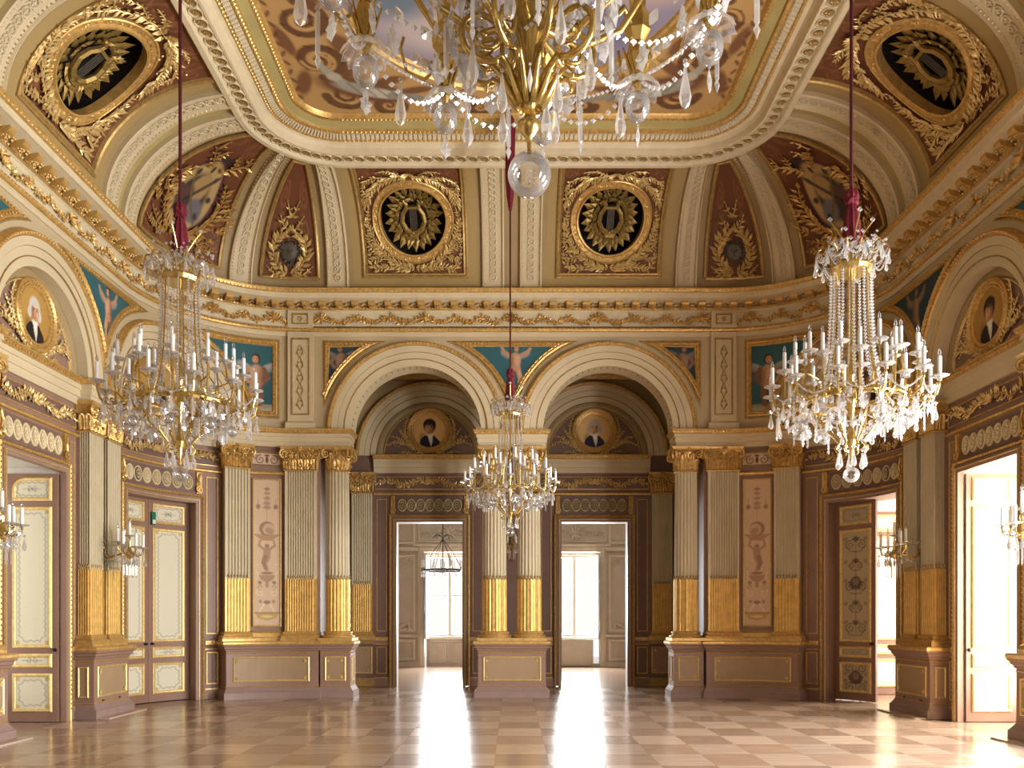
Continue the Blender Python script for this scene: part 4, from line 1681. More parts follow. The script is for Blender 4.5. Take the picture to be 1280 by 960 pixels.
# bays of the side and corner walls
PORTRAITS = {
    (-1, 0): ('a98444', '2b2320', 'cfc8ba', 'wig', 'round portrait of a white-wigged man in a brown coat under the left straight arch'),
    (1, 0): ('a07c40', '241f1d', '33241a', 'dark', 'round portrait of a dark-haired man in a black coat under the right straight arch'),
    (-1, 1): ('a98444', '2a2224', '6a5a48', 'wig', 'round portrait half hidden behind the left hanging chandelier'),
    (1, 1): ('a07c40', '2a2224', '6a5a48', 'wig', 'round portrait half hidden behind the right hanging chandelier'),
}
for s in (-1, 1):
    f, sw = WM[s], SIDE_WORD[s]
    bay.parent = walls[s]
    bay(f, s, BAY_C, 1.23, (PIL0 - UA1) / 2, W_REC, ('gilt vine frieze and row of medallions over the curved doorway, %s corner' % sw,), PORTRAITS[(s, 1)], flip=s < 0)
    bay(f, s, BAY_S, 1.23, (PIL0 + PITCH - PIL1) / 2, W_REC, ('gilt vine frieze and row of medallions over the straight side doorway, %s wall' % sw,), PORTRAITS[(s, 0)], flip=s < 0)
    # curved doorway
    d = door_struct(f, BAY_C, W_REC, 'curved double door in the %s rounded corner' % sw)
    door_frame(f, d, BAY_C, W_REC)
    wl = W_REC - .20
    mb = MB()
    mb.box(BAY_C - .98, BAY_C - .79, W_REC - .5, W_REC, 0, 4.1)
    mb.box(BAY_C + .79, BAY_C + .98, W_REC - .5, W_REC, 0, 4.1)
    mb.box(BAY_C - .98, BAY_C + .98, W_REC - .5, W_REC, 3.94, 4.12)
    if s < 0:
        mb.box(BAY_C - .98, BAY_C + .98, W_REC - .5, W_REC - .40, 0, 4.1)
    mb.build('door_reveal', 'mauve', d, f)
    for k, (a, b) in enumerate(((BAY_C - .79, BAY_C), (BAY_C, BAY_C + .79))):
        if s > 0 and k == 1:
            continue
        fl = lambda P, a=a, f=f: f(np.stack([a + P[:, 0], wl + P[:, 1], P[:, 2]], 1))
        lf = door_leaf(fl, d, .785, 3.94, 'grotesque' if s > 0 else 'border', label='closed leaf with dark scroll ornament' if s > 0 else None)
        mb = MB()
        x = .72 if (k == 0) else .06
        mb.disc([(.03, 0), (.03, .02), (.0, .03)], (x, .0, 1.14), 10)
        mb.tube([(x, .02, 1.14), (x, .06, 1.14)], .02, 6)
        mb.build('door_handle', 'iron', lf, fl)
    # straight doorway, leaves folded back into the embrasure
    d = door_struct(f, BAY_S, W_REC, 'open doorway in the %s straight wall with its leaf folded back' % sw)
    door_frame(f, d, BAY_S, W_REC)
    Yj = CY - (BAY_S - .79 - U2) - .03
    for yj, sgn in ((Yj, -1), (CY - (BAY_S + .79 - U2) + .03, 1)):
        fl = lambda P, s=s, yj=yj, sgn=sgn: np.stack([s * (SIDE - W_REC + .03 + P[:, 0]), yj + sgn * P[:, 1], P[:, 2]], 1)
        lf = door_leaf(fl, d, .80, 3.92, 'border', arch_corner=-1 if False else (1 if s < 0 else 0))
        mb = MB()
        mb.disc([(.03, 0), (.03, .02), (.0, .03)], (.05, .0, 1.14), 10)
        mb.build('door_handle', 'iron', lf, fl)
    # embrasure beyond
    mb = MB()
    x0, x1 = SIDE - W_REC + .25, SIDE - W_REC + 1.15
    fx = lambda P, s=s: np.stack([s * P[:, 0], P[:, 1], P[:, 2]], 1)
    ya, yb = Yj + .06, CY - (BAY_S + .79 - U2) - .06
    mb.box(x0 - .25, x1, ya, ya + .12, 0, 4.2, us=[x0 - .25, x1])
    mb.box(x0 - .25, x1, yb - .12, yb, 0, 4.2, us=[x0 - .25, x1])
    mb.box(x0 - .25, x1, yb - .12, ya + .12, 4.02, 4.2, us=[x0 - .25, x1])
    mb.build('embrasure', 'white', d, fx)

    if s < 0:
        t = thing('exit_light', 'small green emergency light high on the closed curved door', 'lamp', base_loc(f, 7.18, W_REC - .16, 3.45))
        mb = MB()
        mb.box(7.14, 7.22, W_REC - .2, W_REC - .15, 3.45, 3.70)
        mb.build('housing', 'green', t, f)
        mb = MB()
        mb.box(7.15, 7.21, W_REC - .15, W_REC - .14, 3.47, 3.55)
        mb.build('lens', 'white', t, f)

# glazed windows in the outer faces of the right-hand embrasures
WIN_N = [0]


def window(f, uc, w, z0, z1, hw, label, sill=None, lights=2, rows=3):
    """Casement window in chart f: frame, glazing bars and panes."""
    WIN_N[0] += 1
    o = struct('window_%d' % WIN_N[0], base_loc(f, uc, w, z0), label)
    mb = MB()
    mb.polyframe([(uc - hw, z0), (uc + hw, z0), (uc + hw, z1), (uc - hw, z1)], [(-.06, w), (-.06, w + .08), (.03, w + .08), (.05, w + .05), (.05, w - .02), (-.06, w - .02), (-.06, w)])
    mb.build('window_frame', 'white', o, f)
    cw = (2 * hw - .1) / lights
    for k in range(lights):
        a = uc - hw + .05 + cw * k
        b = a + cw
        mb = MB()
        mb.polyframe([(a, z0 + .05), (b, z0 + .05), (b, z1 - .05), (a, z1 - .05)], [(0, w + .0), (0, w + .05), (.055, w + .05), (.07, w + .03), (.07, w), (0, w)])
        for r in range(1, rows):
            z = z0 + .05 + (z1 - z0 - .1) * r / rows
            mb.box(a + .05, b - .05, w + .005, w + .04, z - .02, z + .02, us=[a + .05, b - .05])
        sash = mb.build('sash', 'white', o, f)
        for r in range(rows):
            za = z0 + .05 + (z1 - z0 - .1) * r / rows
            zb = z0 + .05 + (z1 - z0 - .1) * (r + 1) / rows
            mb = MB()
            mb.box(a + .06, b - .06, w + .02, w + .026, za + .02, zb - .02, us=[a + .06, b - .06])
            mb.build('pane', 'pane', sash, f)
    return o


FXR = lambda P: np.stack([SIDE - W_REC + 1.15 - P[:, 1] * 1.0, P[:, 0], P[:, 2]], 1)
yc_ = CY - (BAY_S - U2)
window(FXR, yc_, 0.0, .25, 3.9, .76, 'tall window at the end of the right side embrasure')

FXL = lambda P: np.stack([-(SIDE - W_REC + 1.15) + P[:, 1], P[:, 0], P[:, 2]], 1)
window(FXL, yc_, 0.0, .25, 3.9, .76, 'tall window at the end of the left side embrasure')

# niche seen through the half-open curved door on the right
d = bpy.data.objects['door_6'] if 'door_6' in bpy.data.objects else None
CURV_R = [o for o in bpy.data.objects if o.name.startswith('door_') and o.get('label', '').startswith('curved double door in the right')][0]
fl = lambda P: np.stack([7.62 + P[:, 0], 18.35 - P[:, 1], P[:, 2]], 1)
door_leaf(fl, CURV_R, .95, 3.92, 'border', name='niche_panelling', label='bright panelled side of the window niche')
mb = MB()
mb.box(7.35, 10.4, -18.55, -18.40, 0, 4.3, us=[7.35, 10.4])
mb.box(7.45, 10.4, -18.55, -15.8, 4.1, 4.3, us=[7.45, 10.4])
mb.build('niche_wall', 'white', CURV_R, lambda P: np.stack([P[:, 0], -P[:, 1], P[:, 2]], 1))
mb = MB()
mb.tube([(6.93, 17.02, .0), (6.93, 17.02, 3.9)], .03, 4)
mb.build('jamb_strip', 'door', CURV_R)
FXR2 = lambda P: np.stack([10.3 - P[:, 1], P[:, 0], P[:, 2]], 1)
window(FXR2, 17.0, 0.0, .2, 3.95, 1.1, 'tall bright window beyond the half-open curved door', lights=2)

# ------------------------------------------------------------------ far room beyond the vestibule
YF = 28.7
far = struct('wall_far', (0, YF, 0))
FF = flatmap(YF)
mb = MB()
for a, b, z0, z1 in ((-6, -2.95, 0, 5.6), (-1.25, 1.25, 0, 5.6), (2.95, 6, 0, 5.6), (-2.95, -1.25, 3.85, 5.6), (1.25, 2.95, 3.85, 5.6), (1.25, 2.95, 0, .1)):
    mb.box(a, b, -.35, 0, z0, z1, us=[a, b])
mb.build('far_wall', 'far', far, FF)
mb = MB()
for sx in (-1, 1):
    mb.box(sx * 6 - .1, sx * 6 + .1, 0, 8.0, 0, 5.6, us=[sx * 6 - .1, sx * 6 + .1])
mb.box(-6, 6, 0, 8.0, 5.5, 5.6, us=[-6, 6])
mb.build('far_room_shell', 'far', far, FF)
for sx in (-1, 1):
    # window surround, panelling and the relief above
    mb = MB()
    x = sx * 2.1
    loops = []
    for dd, ww in ((0, 0), (0, .06), (-.12, .08), (-.2, .05), (-.2, 0)):
        a, b = x - .85 + dd, x + .85 - dd
        loops.append([(a, ww, 0), (a, ww, 3.85 - dd), (b, ww, 3.85 - dd), (b, ww, 0)])
    mb.loft(loops, 0, closed=False)
    mb.box(x - 1.2, x + 1.2, 0, .1, 4.02, 4.12, us=[x - 1.2, x + 1.2])
    mb.box(x - 1.2, x + 1.2, 0, .14, 4.86, 4.96, us=[x - 1.2, x + 1.2])
    mb.polyframe([(x - 1.05, 4.16), (x + 1.05, 4.16), (x + 1.05, 4.82), (x - 1.05, 4.82)], [(0, 0), (0, .04), (.03, .05), (.05, .01)])
    mb.build('window_surround', 'far2', far, FF)
    mb = MB()
    for sg in (-1, 1):
        branch(mb, [(x + sg * .05, 4.45), (x + sg * .3, 4.55), (x + sg * .6, 4.42), (x + sg * .9, 4.5)], .16, .09, .02, .5)
    for q in range(9):
        mb.leaf(x, 4.48, 2 * PI * q / 9, .26, .12, .03, .4)
    mb.build('overdoor_relief', 'grey_paint', far, FF)
    xa = sx * 3.15
    xb = sx * 5.2
    a, b = min(xa, xb), max(xa, xb)
    mb = MB()
    for z0, z1 in ((1.18, 3.75), (.2, .92), (4.1, 4.85)):
        mb.polyframe([(a + .1, z0), (b - .1, z0), (b - .1, z1), (a + .1, z1)], [(0, 0), (0, .04), (.04, .05), (.09, .03), (.1, .0)])
    mb.box(a - .05, b, 0, .08, 1.0, 1.08, us=[a - .05, b])
    mb.box(a - .05, b, 0, .05, 0, .16, us=[a - .05, b])
    mb.box(a - .05, b, 0, .1, 3.88, 4.0, us=[a - .05, b])
    mb.build('wall_panelling', 'far2', far, FF)
    mb = MB()
    xx = sx * 3.45
    mb.tube([(xx, .05, 1.2), (xx, .06, 1.45), (xx + sx * .15, .06, 1.42), (xx + sx * .4, .06, 1.25)], .035, 5)
    mb.tube([(xx + .1 * q[0], .05, 3.55 + .1 * q[1]) for q in spiral(0, 0, 1.2, .3, 0, 1.4, 18)], .025, 5)
    mb.build('panel_ornament', 'far2', far, FF)
FFW = flatmap(YF + .22)
window(FFW, -2.1, 0, .98, 3.78, .78, 'overexposed french window seen through the left doorway', rows=2)
window(FFW, 2.1, 0, .98, 3.78, .78, 'overexposed window seen through the right doorway', rows=1)
w3 = bpy.data.objects['window_4']
mb = MB()
mb.box(-2.88, -1.32, 0, .06, 0, .96, us=[-2.88, -1.32])
for a, b in ((-2.8, -2.15), (-2.05, -1.4)):
    mb.polyframe([(a, .12), (b, .12), (b, .86), (a, .86)], [(0, .06), (0, .08), (.04, .085), (.06, .06)])
mb.build('lower_panel', 'far', w3, FFW)
w4 = bpy.data.objects['window_5']
mb = MB()
mb.box(1.32, 2.75, .15, .28, .04, .92, us=[1.32 + .175 * i for i in range(9)] )
mb.build('radiator_cover', 'grey_paint', w4, FFW)
mb = MB()
mb.box(1.25, 2.95, -.3, .2, .92, .97, us=[1.25, 2.95])
mb.build('window_sill', 'white', w4, FFW)
for sx, wn in ((-1, w3), (1, w4)):   # folded shutters on the jamb
    mb = MB()
    x = sx * 2.86
    for k in range(2):
        mb.box(x - .02 - sx * .03 * k, x + .02 - sx * .03 * k, -.05, .52 - .2 * k, .95, 3.72, us=[x - .02 - sx * .03 * k, x + .02 - sx * .03 * k])
    mb.build('shutter', 'white', wn, FFW)

# ------------------------------------------------------------------ painted spandrels between the arches
def spandrel(f, poly, w, label, painter, s):
    cu = sum(p[0] for p in poly) / len(poly)
    cz = sum(p[1] for p in poly) / len(poly)
    t = thing('spandrel_painting', label, 'painting', base_loc(f, cu, w, cz))
    mb = MB()
    mb.polyframe(inset(poly, -.045), [(0, w - .01), (0, w + .012), (.03, w + .015), (.04, w + .005)])
    mb.build('outer_fillet', 'gold_dull', t, f)
    mb = MB()
    mb.polyframe(poly, [(0, w), (.0, w + .04), (.03, w + .06), (.06, w + .035), (.08, w + .05), (.105, w + .02), (.11, w)])
    ring = inset(poly, .055)
    n = len(ring)
    for i in range(n):
        a, b = ring[i], ring[(i + 1) % n]
        L = math.hypot(b[0] - a[0], b[1] - a[1])
        k = max(1, int(L / .075))
        for j in range(k):
            mb.bead((a[0] + (b[0] - a[0]) * j / k, w + .055, a[1] + (b[1] - a[1]) * j / k), .022)
    mb.build('frame', 'gold', t, f)
    us = [p[0] for p in poly]
    zs = [p[1] for p in poly]
    uc, zc = (min(us) + max(us)) / 2, (min(zs) + max(zs)) / 2
    p = Paint(max(us) - min(us), max(zs) - min(zs), .013, '2a5058')
    e = 1 if s <= 0 else 1
    painter(p)
    inn = inset(poly, .07)
    g = inpoly([(x - uc, z - zc) for x, z in inn])
    p.mesh(f, uzchart(uc, zc), 'canvas', t, w + .012, g)


def sky_ground(p, deep='1f4650', lite='3a6f74'):
    p.ell(0, p.h * .3, p.w * .6, p.h * .5, lite, 0, 1.3, .5)
    p.ell(p.w * .3, -p.h * .2, p.w * .3, p.h * .3, deep, 0, 1.2, .5)


def arcpts(uc, r, z0, z1, side, n=14):
    out = []
    for i in range(n + 1):
        z = z0 + (z1 - z0) * i / n
        d = z - Z_SPR
        out.append((uc + side * math.sqrt(max(0.0, r * r - d * d)), z))
    return out


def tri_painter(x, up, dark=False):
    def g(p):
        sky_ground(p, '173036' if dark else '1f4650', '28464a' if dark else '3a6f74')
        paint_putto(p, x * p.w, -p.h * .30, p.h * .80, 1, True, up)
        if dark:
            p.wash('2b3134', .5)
    return g


def cherub_painter(sgn):
    def g(p):
        sky_ground(p)
        p.poly([(-p.w, -p.h * .5), (p.w, -p.h * .5), (p.w, -p.h * .36), (-p.w, -p.h * .34)], 'a59a80')
        p.ell(0, -p.h * .36, p.w * .4, p.h * .04, '6d6a58', 0, 1, .8)
        paint_putto(p, -p.w * .5 + .42, -p.h * .40, 1.16, 1, True, False)
    return g


top = 7.38
pl = arcpts(-2.0, 2.0, 6.22, top, 1) + list(reversed(arcpts(2.0, 2.0, 6.22, top, -1)))
spandrel(FE, pl, .0, 'triangular painting of a winged child with raised arms, between the two end arches', tri_painter(.03, True), 0)
for s in (-1, 1):
    f, sw = WM[s], SIDE_WORD[s]
    pl = [(3.90, 6.18)] + [(3.90, top)] + list(reversed(arcpts(2.0, 2.0, 6.25, top, 1)))
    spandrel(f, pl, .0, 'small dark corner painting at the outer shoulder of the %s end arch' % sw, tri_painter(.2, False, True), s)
    zb = 5.82
    pl = [(4.88, zb)] + [(4.88 + k * .25, zb) for k in (1, 2)] + arcpts(BAY_C, 1.88, zb + .02, 7.36, -1)[0:] + [(u, 7.38) for u in (6.4, 5.9, 5.4)] + [(4.88, 7.38)]
    spandrel(f, pl, .0, 'painting of a standing winged child on blue ground, %s corner' % sw, cherub_painter(s), s)
    pl = arcpts(BAY_C, 1.88, 6.14, 7.36, 1) + list(reversed(arcpts(BAY_S, 1.88, 6.14, 7.36, -1)))
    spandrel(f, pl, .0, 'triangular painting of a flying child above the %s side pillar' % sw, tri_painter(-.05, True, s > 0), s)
    pl = arcpts(BAY_S, 1.88, 6.22, 7.36, 1) + list(reversed(arcpts(BAY_S + PITCH, 1.88, 6.22, 7.36, -1)))
    spandrel(f, pl, .0, 'blue spandrel painting cut off by the %s picture edge' % sw, tri_painter(0, True), s)
    # tall painted panel between the corner pilasters and the small one above
    um = (UB1 + UA0) / 2 + .01
    for nm, z0, z1, hw, lab in (('tall_panel', 1.46, 4.53, .29, 'tall pale panel painted with a candelabra of figures, %s corner' % sw),
                                ('scroll_panel', 4.80, 5.08, .31, 'small pale panel with two dark scrolls above the tall painted panel, %s corner' % sw)):
        t = thing(nm, lab, 'panel', base_loc(f, um, 0, z0))
        p = Paint(2 * hw - .05, z1 - z0 - .05, .0125 if nm == 'tall_panel' else .01, 'd3b89a')
        if nm == 'tall_panel':
            paint_tall_panel(p, 1)
        else:
            for sx in (-1, 1):
                p.scroll(sx * .13, -.02, .095, 1.4, PI / 2, -sx, .012, '7d5f4c', .95)
                p.scroll(sx * .22, .04, .05, 1.2, -PI / 2, sx, .009, '7d5f4c', .9)
            p.ell(0, -.02, .03, .07, '6b4a38', 0, .4)
            p.ell(0, .07, .05, .02, '6b4a38', 0, .4)
        p.mesh(f, uzchart(um, (z0 + z1) / 2), 'canvas', t, .0)
        mb = MB()
        b = .03 if nm == 'tall_panel' else .008
        mb.polyframe(rectpoly(um - hw, um + hw, z0, z1), [(0, -.03), (0, .02), (b * .5, .03), (b, .015), (b + .01, -.01)])
        mb.build('frame', 'gold_leaf', t, f)

# ------------------------------------------------------------------ ceiling: the cove, its ribs and panels
Z_C0, Z_F = 8.35, 10.05
W_C = .34
FX, FY, FR = 3.0, 14.25, 1.5       # corner centre and radius of the ceiling frame: half width 4.5, end at 15.75


def mkmap(cx, cy, r):
    def f_s(s):
        def f(P):
            u, w, z = P[:, 0], P[:, 1], P[:, 2]
            u2 = cx + r * PI / 2
            ph = np.clip((u - cx) / r, 0, PI / 2)
            x = np.where(u < cx, u, np.where(u > u2, cx + (r - w), cx + (r - w) * np.sin(ph)))
            y = np.where(u < cx, cy + r - w, np.where(u > u2, cy - (u - u2), cy + (r - w) * np.cos(ph)))
            return np.stack([s * x, y, z], 1)
        return f
    return f_s


FMK = mkmap(FX, FY, FR)
FM = {1: FMK(1), -1: FMK(-1)}
TT = np.array([0, 3.0, 3.6, 5.71, 8.83, 9.5, 11.14, 40.0])
TB = np.array([0, 3.0, 3.58, 4.178, 4.99, 5.646, 7.05, 35.91])


def covemap(s):
    """(t, v, h): t along the wall, v 0..1 up the cove, h metres proud of it."""
    def f(P):
        t, v, h = P[:, 0], P[:, 1], P[:, 2]
        A = WM[s](np.stack([t, np.full_like(t, W_C), np.full_like(t, Z_C0)], 1))
        tb = np.interp(t, TT, TB)
        B = FM[s](np.stack([tb, np.zeros_like(t), np.full_like(t, Z_F)], 1))
        a = 1 - np.cos(np.clip(v, -.2, 1.1) * PI / 2)
        b = np.sin(np.clip(v, -.2, 1.1) * PI / 2)
        D = B - A
        hor = D.copy()
        hor[:, 2] = 0
        L = np.linalg.norm(hor, axis=1, keepdims=True)
        hn = hor / np.maximum(L, 1e-6)
        P3 = A + hor * a[:, None]
        P3[:, 2] = Z_C0 + (Z_F - Z_C0) * b
        n = hn * np.cos(v * PI / 2)[:, None]
        n[:, 2] = -np.sin(v * PI / 2)
        return P3 + n * h[:, None]
    return f


CM = {1: covemap(1), -1: covemap(-1)}
LC = 2.62        # length up the cove


def tscale(t, v):
    P = CM[1](np.array([[t - .01, v, 0], [t + .01, v, 0]], float))
    return max(.05, float(np.linalg.norm(P[1] - P[0]) / .02))


def chartmap(s, tc, vc=.5):
    """(p, h, q) in metres round the point (tc, vc) of the cove."""
    sc = [tscale(tc, v) for v in np.linspace(0, 1, 21)]

    def f(P):
        v = vc + P[:, 2] / LC
        k = np.interp(np.clip(v, 0, 1), np.linspace(0, 1, 21), sc)
        return CM[s](np.stack([tc + P[:, 0] / k, v, P[:, 1]], 1))
    return f


ceiling = struct('ceiling', (0, 10, 10.4))
RIBS = [(.16, .60), (3.33, 3.77), (5.45, 5.97), (8.79, 9.23), (9.46, 9.90), (12.62, 13.06), (13.29, 13.73), (16.5, 16.94), (17.2, 17.64)]
VS = list(np.linspace(-.03, 1.0, 25))


def strip(mb, t0, t1, h, n=1, mi=0, vs=VS):
    ts = [t0 + (t1 - t0) * i / n for i in range(n + 1)]
    mb.loft([[(t, v, h) for v in vs] for t in ts], mi, closed=False)


for s in (-1, 1):
    f = CM[s]
    mb = MB()
    strip(mb, 0, .16, 0)
    strip(mb, .60, .70, 0)
    strip(mb, 3.23, 3.33, 0)
    strip(mb, 3.77, 5.45, -.02, 10)
    strip(mb, 5.97, 8.79, -.02, 14)
    strip(mb, 9.90, 10.0, 0)
    strip(mb, 12.52, 12.62, 0)
    strip(mb, 13.73, 16.5, -.02, 2)
    strip(mb, 17.64, U_END, -.02, 4)
    mb.build('cove', 'tan', ceiling, f)
    mb = MB()
    for a, b in ((9.23, 9.46), (13.06, 13.29), (16.94, 17.2)):
        strip(mb, a, b, -.02)
    mb.build('cove_strip', 'olive', ceiling, f)
    for a, b in RIBS:
        d = b - a
        mb = MB()
        mb.loft([[(a + d * x, v, h) for (x, h) in ((0, -.02), (0, .07), (.06, .08), (.10, .045), (.14, .035), (.86, .035), (.90, .045), (.94, .08), (1, .07), (1, -.02))] for v in VS], 0, closed=False)
        rib = mb.build('rib', 'cream', ceiling, f)
        mb = MB()
        c = (a + b) / 2
        n = 17
        ff = chartmap(s, c)
        for i in range(n):
            q = (-.44 + .90 * (i + .5) / n) * LC
            mb.arc(0, q, [(.050, .045), (.058, .062), (.068, .062), (.074, .045)], 0, 2 * PI, 12)
            for j in range(4):
                mb.leaf(0, q, PI / 2 * j, .045, .03, .045, .4)
            for sg in (-1, 1):
                mb.leaf(sg * .075, q + .07, PI / 2 + sg * .6, .06, .03, .045, .3)
        mb.build('guilloche', 'cream2', rib, ff)
        mb = MB()
        for sg in (-1, 1):
            for i in range(40):
                mb.bead((sg * .165, .055, (-.48 + .97 * i / 39) * LC), .016)
        mb.build('gilt_bead', 'gold_leaf', rib, ff)


def russet_scrolls(p, hole=None):
    w, h = p.w, p.h
    c2 = '8e5e3c'
    for sx in (-1, 1):
        for yy in (-.40, .40):
            p.scroll(sx * w * .27, yy * h, w * .13, 1.9, PI / 2, sx, .014, c2, .8)
            p.scroll(sx * w * .42, yy * h * .9, w * .06, 1.5, -PI / 2, -sx, .012, c2, .8)
            p.scroll(sx * w * .12, yy * h * 1.06, w * .06, 1.5, PI / 2, -sx, .012, c2, .8)
        for yy in (-.22, 0, .22):
            p.scroll(sx * w * .43, yy * h, w * .055, 1.6, 0, sx, .012, c2, .8)
    return p


def gold_rope(mb, pts, r=.035):
    mb.tube(pts, r, 6, 0)


def oculus_panel(s, t0, t1, label, off=0.0):
    tc = (t0 + t1) / 2 + off
    f = chartmap(s, tc)
    W, H = (t1 - t0), LC
    t = thing('ceiling_panel', label, 'ceiling panel', tuple(f(np.array([[0, 0, 0]], float))[0]), kind='thing')
    hw, z0, z1 = W / 2 - .24, -.395 * LC, .475 * LC
    # field with a round hole, russet inside the frame, tan outside
    R = .66
    p = Paint(W, 1.06 * H, .022, 'a98f5c')
    in_ = (np.abs(p.X) < hw) & (p.Y > z0) & (p.Y < z1)
    p.mix(in_.astype(float), '6e432b')
    q = Paint(2 * hw, z1 - z0, .022, '6e432b')
    russet_scrolls(q)
    ix = np.clip(((p.X + hw) / (2 * hw) * q.nx).astype(int), 0, q.nx)
    iy = np.clip(((p.Y - z0) / (z1 - z0) * q.ny).astype(int), 0, q.ny)
    p.C[in_] = q.C[iy, ix][in_]
    p.mesh(f, uzchart(-off, 0), 'field', t, 0.0, lambda x, y: (x - off) ** 2 + y * y > (R + .05) ** 2)
    mb = MB()
    zz = np.linspace(z0, z1, 17)
    mb.polyframe([(x - off, q) for x, q in [(-hw, z0), (0, z0)] + [(hw, q) for q in zz] + [(0, z1)] + [(-hw, q) for q in zz[:0:-1]]], [(-.05, 0), (-.05, .03), (-.02, .05), (.01, .03), (.04, .045), (.06, 0)])
    mb.build('panel_frame', 'gold_dull', t, f)
    mb = MB()
    mb.arc(0, 0, [(R - .02, -.10), (R - .01, .05), (R + .02, .055), (R + .035, .03), (R + .045, .015), (R + .115, .02), (R + .12, .035), (R + .135, .042), (R + .15, .03), (R + .155, 0)], 0, 2 * PI, 48)
    for i in range(150):
        a = random.uniform(0, 2 * PI)
        rr = R + random.uniform(.045, .105)
        mb.leaf(rr * math.cos(a), rr * math.sin(a), random.uniform(0, 6.3), .06, .04, .018, .3)
    mb.build('oculus_ring', 'gold', t, f)
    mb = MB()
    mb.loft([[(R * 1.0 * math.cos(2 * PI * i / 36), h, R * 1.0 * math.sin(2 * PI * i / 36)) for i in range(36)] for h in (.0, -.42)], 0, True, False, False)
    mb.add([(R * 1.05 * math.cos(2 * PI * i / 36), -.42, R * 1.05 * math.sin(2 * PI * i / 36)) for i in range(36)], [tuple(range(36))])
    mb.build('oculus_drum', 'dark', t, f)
    # lyre inside a sunburst of pointed leaves
    mb = MB()
    h0 = -.16
    for i in range(22):
        a = 2 * PI * (i + .5) / 22
        mb.leaf(.36 * math.cos(a), -.02 + .36 * math.sin(a), a + random.uniform(-.12, .12), random.uniform(.19, .26), .13, h0 - .02, .15)
    for i in range(22):
        a = 2 * PI * i / 22
        mb.leaf(.27 * math.cos(a), -.02 + .29 * math.sin(a), a + random.uniform(-.3, .3), .21, .12, h0 + .0, .25)
    for i in range(44):
        a = 2 * PI * i / 44
        mb.leaf(.27 * math.cos(a), -.02 + .30 * math.sin(a), a + random.choice((-1, 1)) * 1.0, .14, .07, h0 + .04, .4)
    mb.build('sunburst', 'lyre', t, f)
    mb = MB()
    for sg in (-1, 1):
        pts = [(sg * .05, h0 + .06, -.27), (sg * .16, h0 + .07, -.20), (sg * .225, h0 + .08, -.06), (sg * .20, h0 + .08, .08), (sg * .13, h0 + .08, .17), (sg * .12, h0 + .08, .25), (sg * .17, h0 + .08, .31), (sg * .21, h0 + .08, .27)]
        mb.tube(pts, .055, 6, 0, lambda k: 1 - .35 * k)
        for q in range(3):
            mb.leaf(sg * .15, .24, PI / 2 - sg * (q - .5) * .7, .13, .06, h0 + .08, .4)
    mb.box(-.13, .13, h0 + .04, h0 + .11, .17, .215, us=[-.13, .13])
    mb.box(-.09, .09, h0 + .03, h0 + .10, -.34, -.22, us=[-.09, .09])
    mb.disc([(.045, h0 + .10), (.03, h0 + .13), (.0, h0 + .12)], (0, 0, -.25), 10)
    ly = mb.build('lyre', 'lyre', t, f)
    mb = MB()
    for x in (-.06, -.03, 0, .03, .06):
        mb.box(x - .008, x + .008, h0 + .06, h0 + .075, -.24, .18, us=[x - .008, x + .008])
    mb.build('string', 'bronze', t, f)
    # gilt laurel sprays: festoon below, sprays at the sides, garland above
    mb = MB()
    X1 = hw - .10
    for sg in (-1, 1):
        g = lambda pts: [(sg * x, y) for x, y in pts]
        branch(mb, g([(.02, z0 + .16), (.25, z0 + .13), (.5, z0 + .17), (.8, z0 + .12), (X1 - .05, z0 + .2)]), .13, .06, .02, .42, taper=.1)
        branch(mb, g([(.10, -R - .26), (.35, -R - .17), (.62, -R + .03), (.82, -R + .30), (.92, -R + .62)]), .14, .06, .03, .42, taper=.2)
        branch(mb, g([(.72, -R + .10), (.92, -R + .18), (X1, -R + .42)]), .12, .06, .02, .42)
        branch(mb, g([(.66, -R - .02), (.90, -R - .08), (X1, -R + .06)]), .12, .06, .02, .42)
        branch(mb, g([(.86, -R + .45), (X1 - .02, -R + .62), (X1 - .06, -R + .86)]), .11, .06, .02, .42)
        branch(mb, g([(.04, R + .27), (.28, R + .25), (.52, R + .14), (.74, R - .06), (.90, R - .36)]), .13, .055, .03, .42, taper=.2)
        branch(mb, g([(.42, R + .20), (.66, R + .22), (.88, R + .10), (X1, R - .12)]), .11, .06, .02, .42)
        branch(mb, g([(.74, R - .04), (.92, R - .18), (X1, R - .42)]), .11, .06, .02, .42)
        branch(mb, g([(.18, R + .28), (.36, R + .38), (.56, R + .36)]), .10, .06, .02, .42)
        for q in range(14):
            mb.bead((sg * random.uniform(.3, .95), .03, random.choice((-1, 1)) * (R + random.uniform(-.1, .25))), .02)
    for q in range(9):
        mb.leaf(0, R + .28, PI * (q / 8), .16, .07, .04, .5)
    mb.build('laurel', 'gold_leaf', t, f, kind='stuff')
    return t


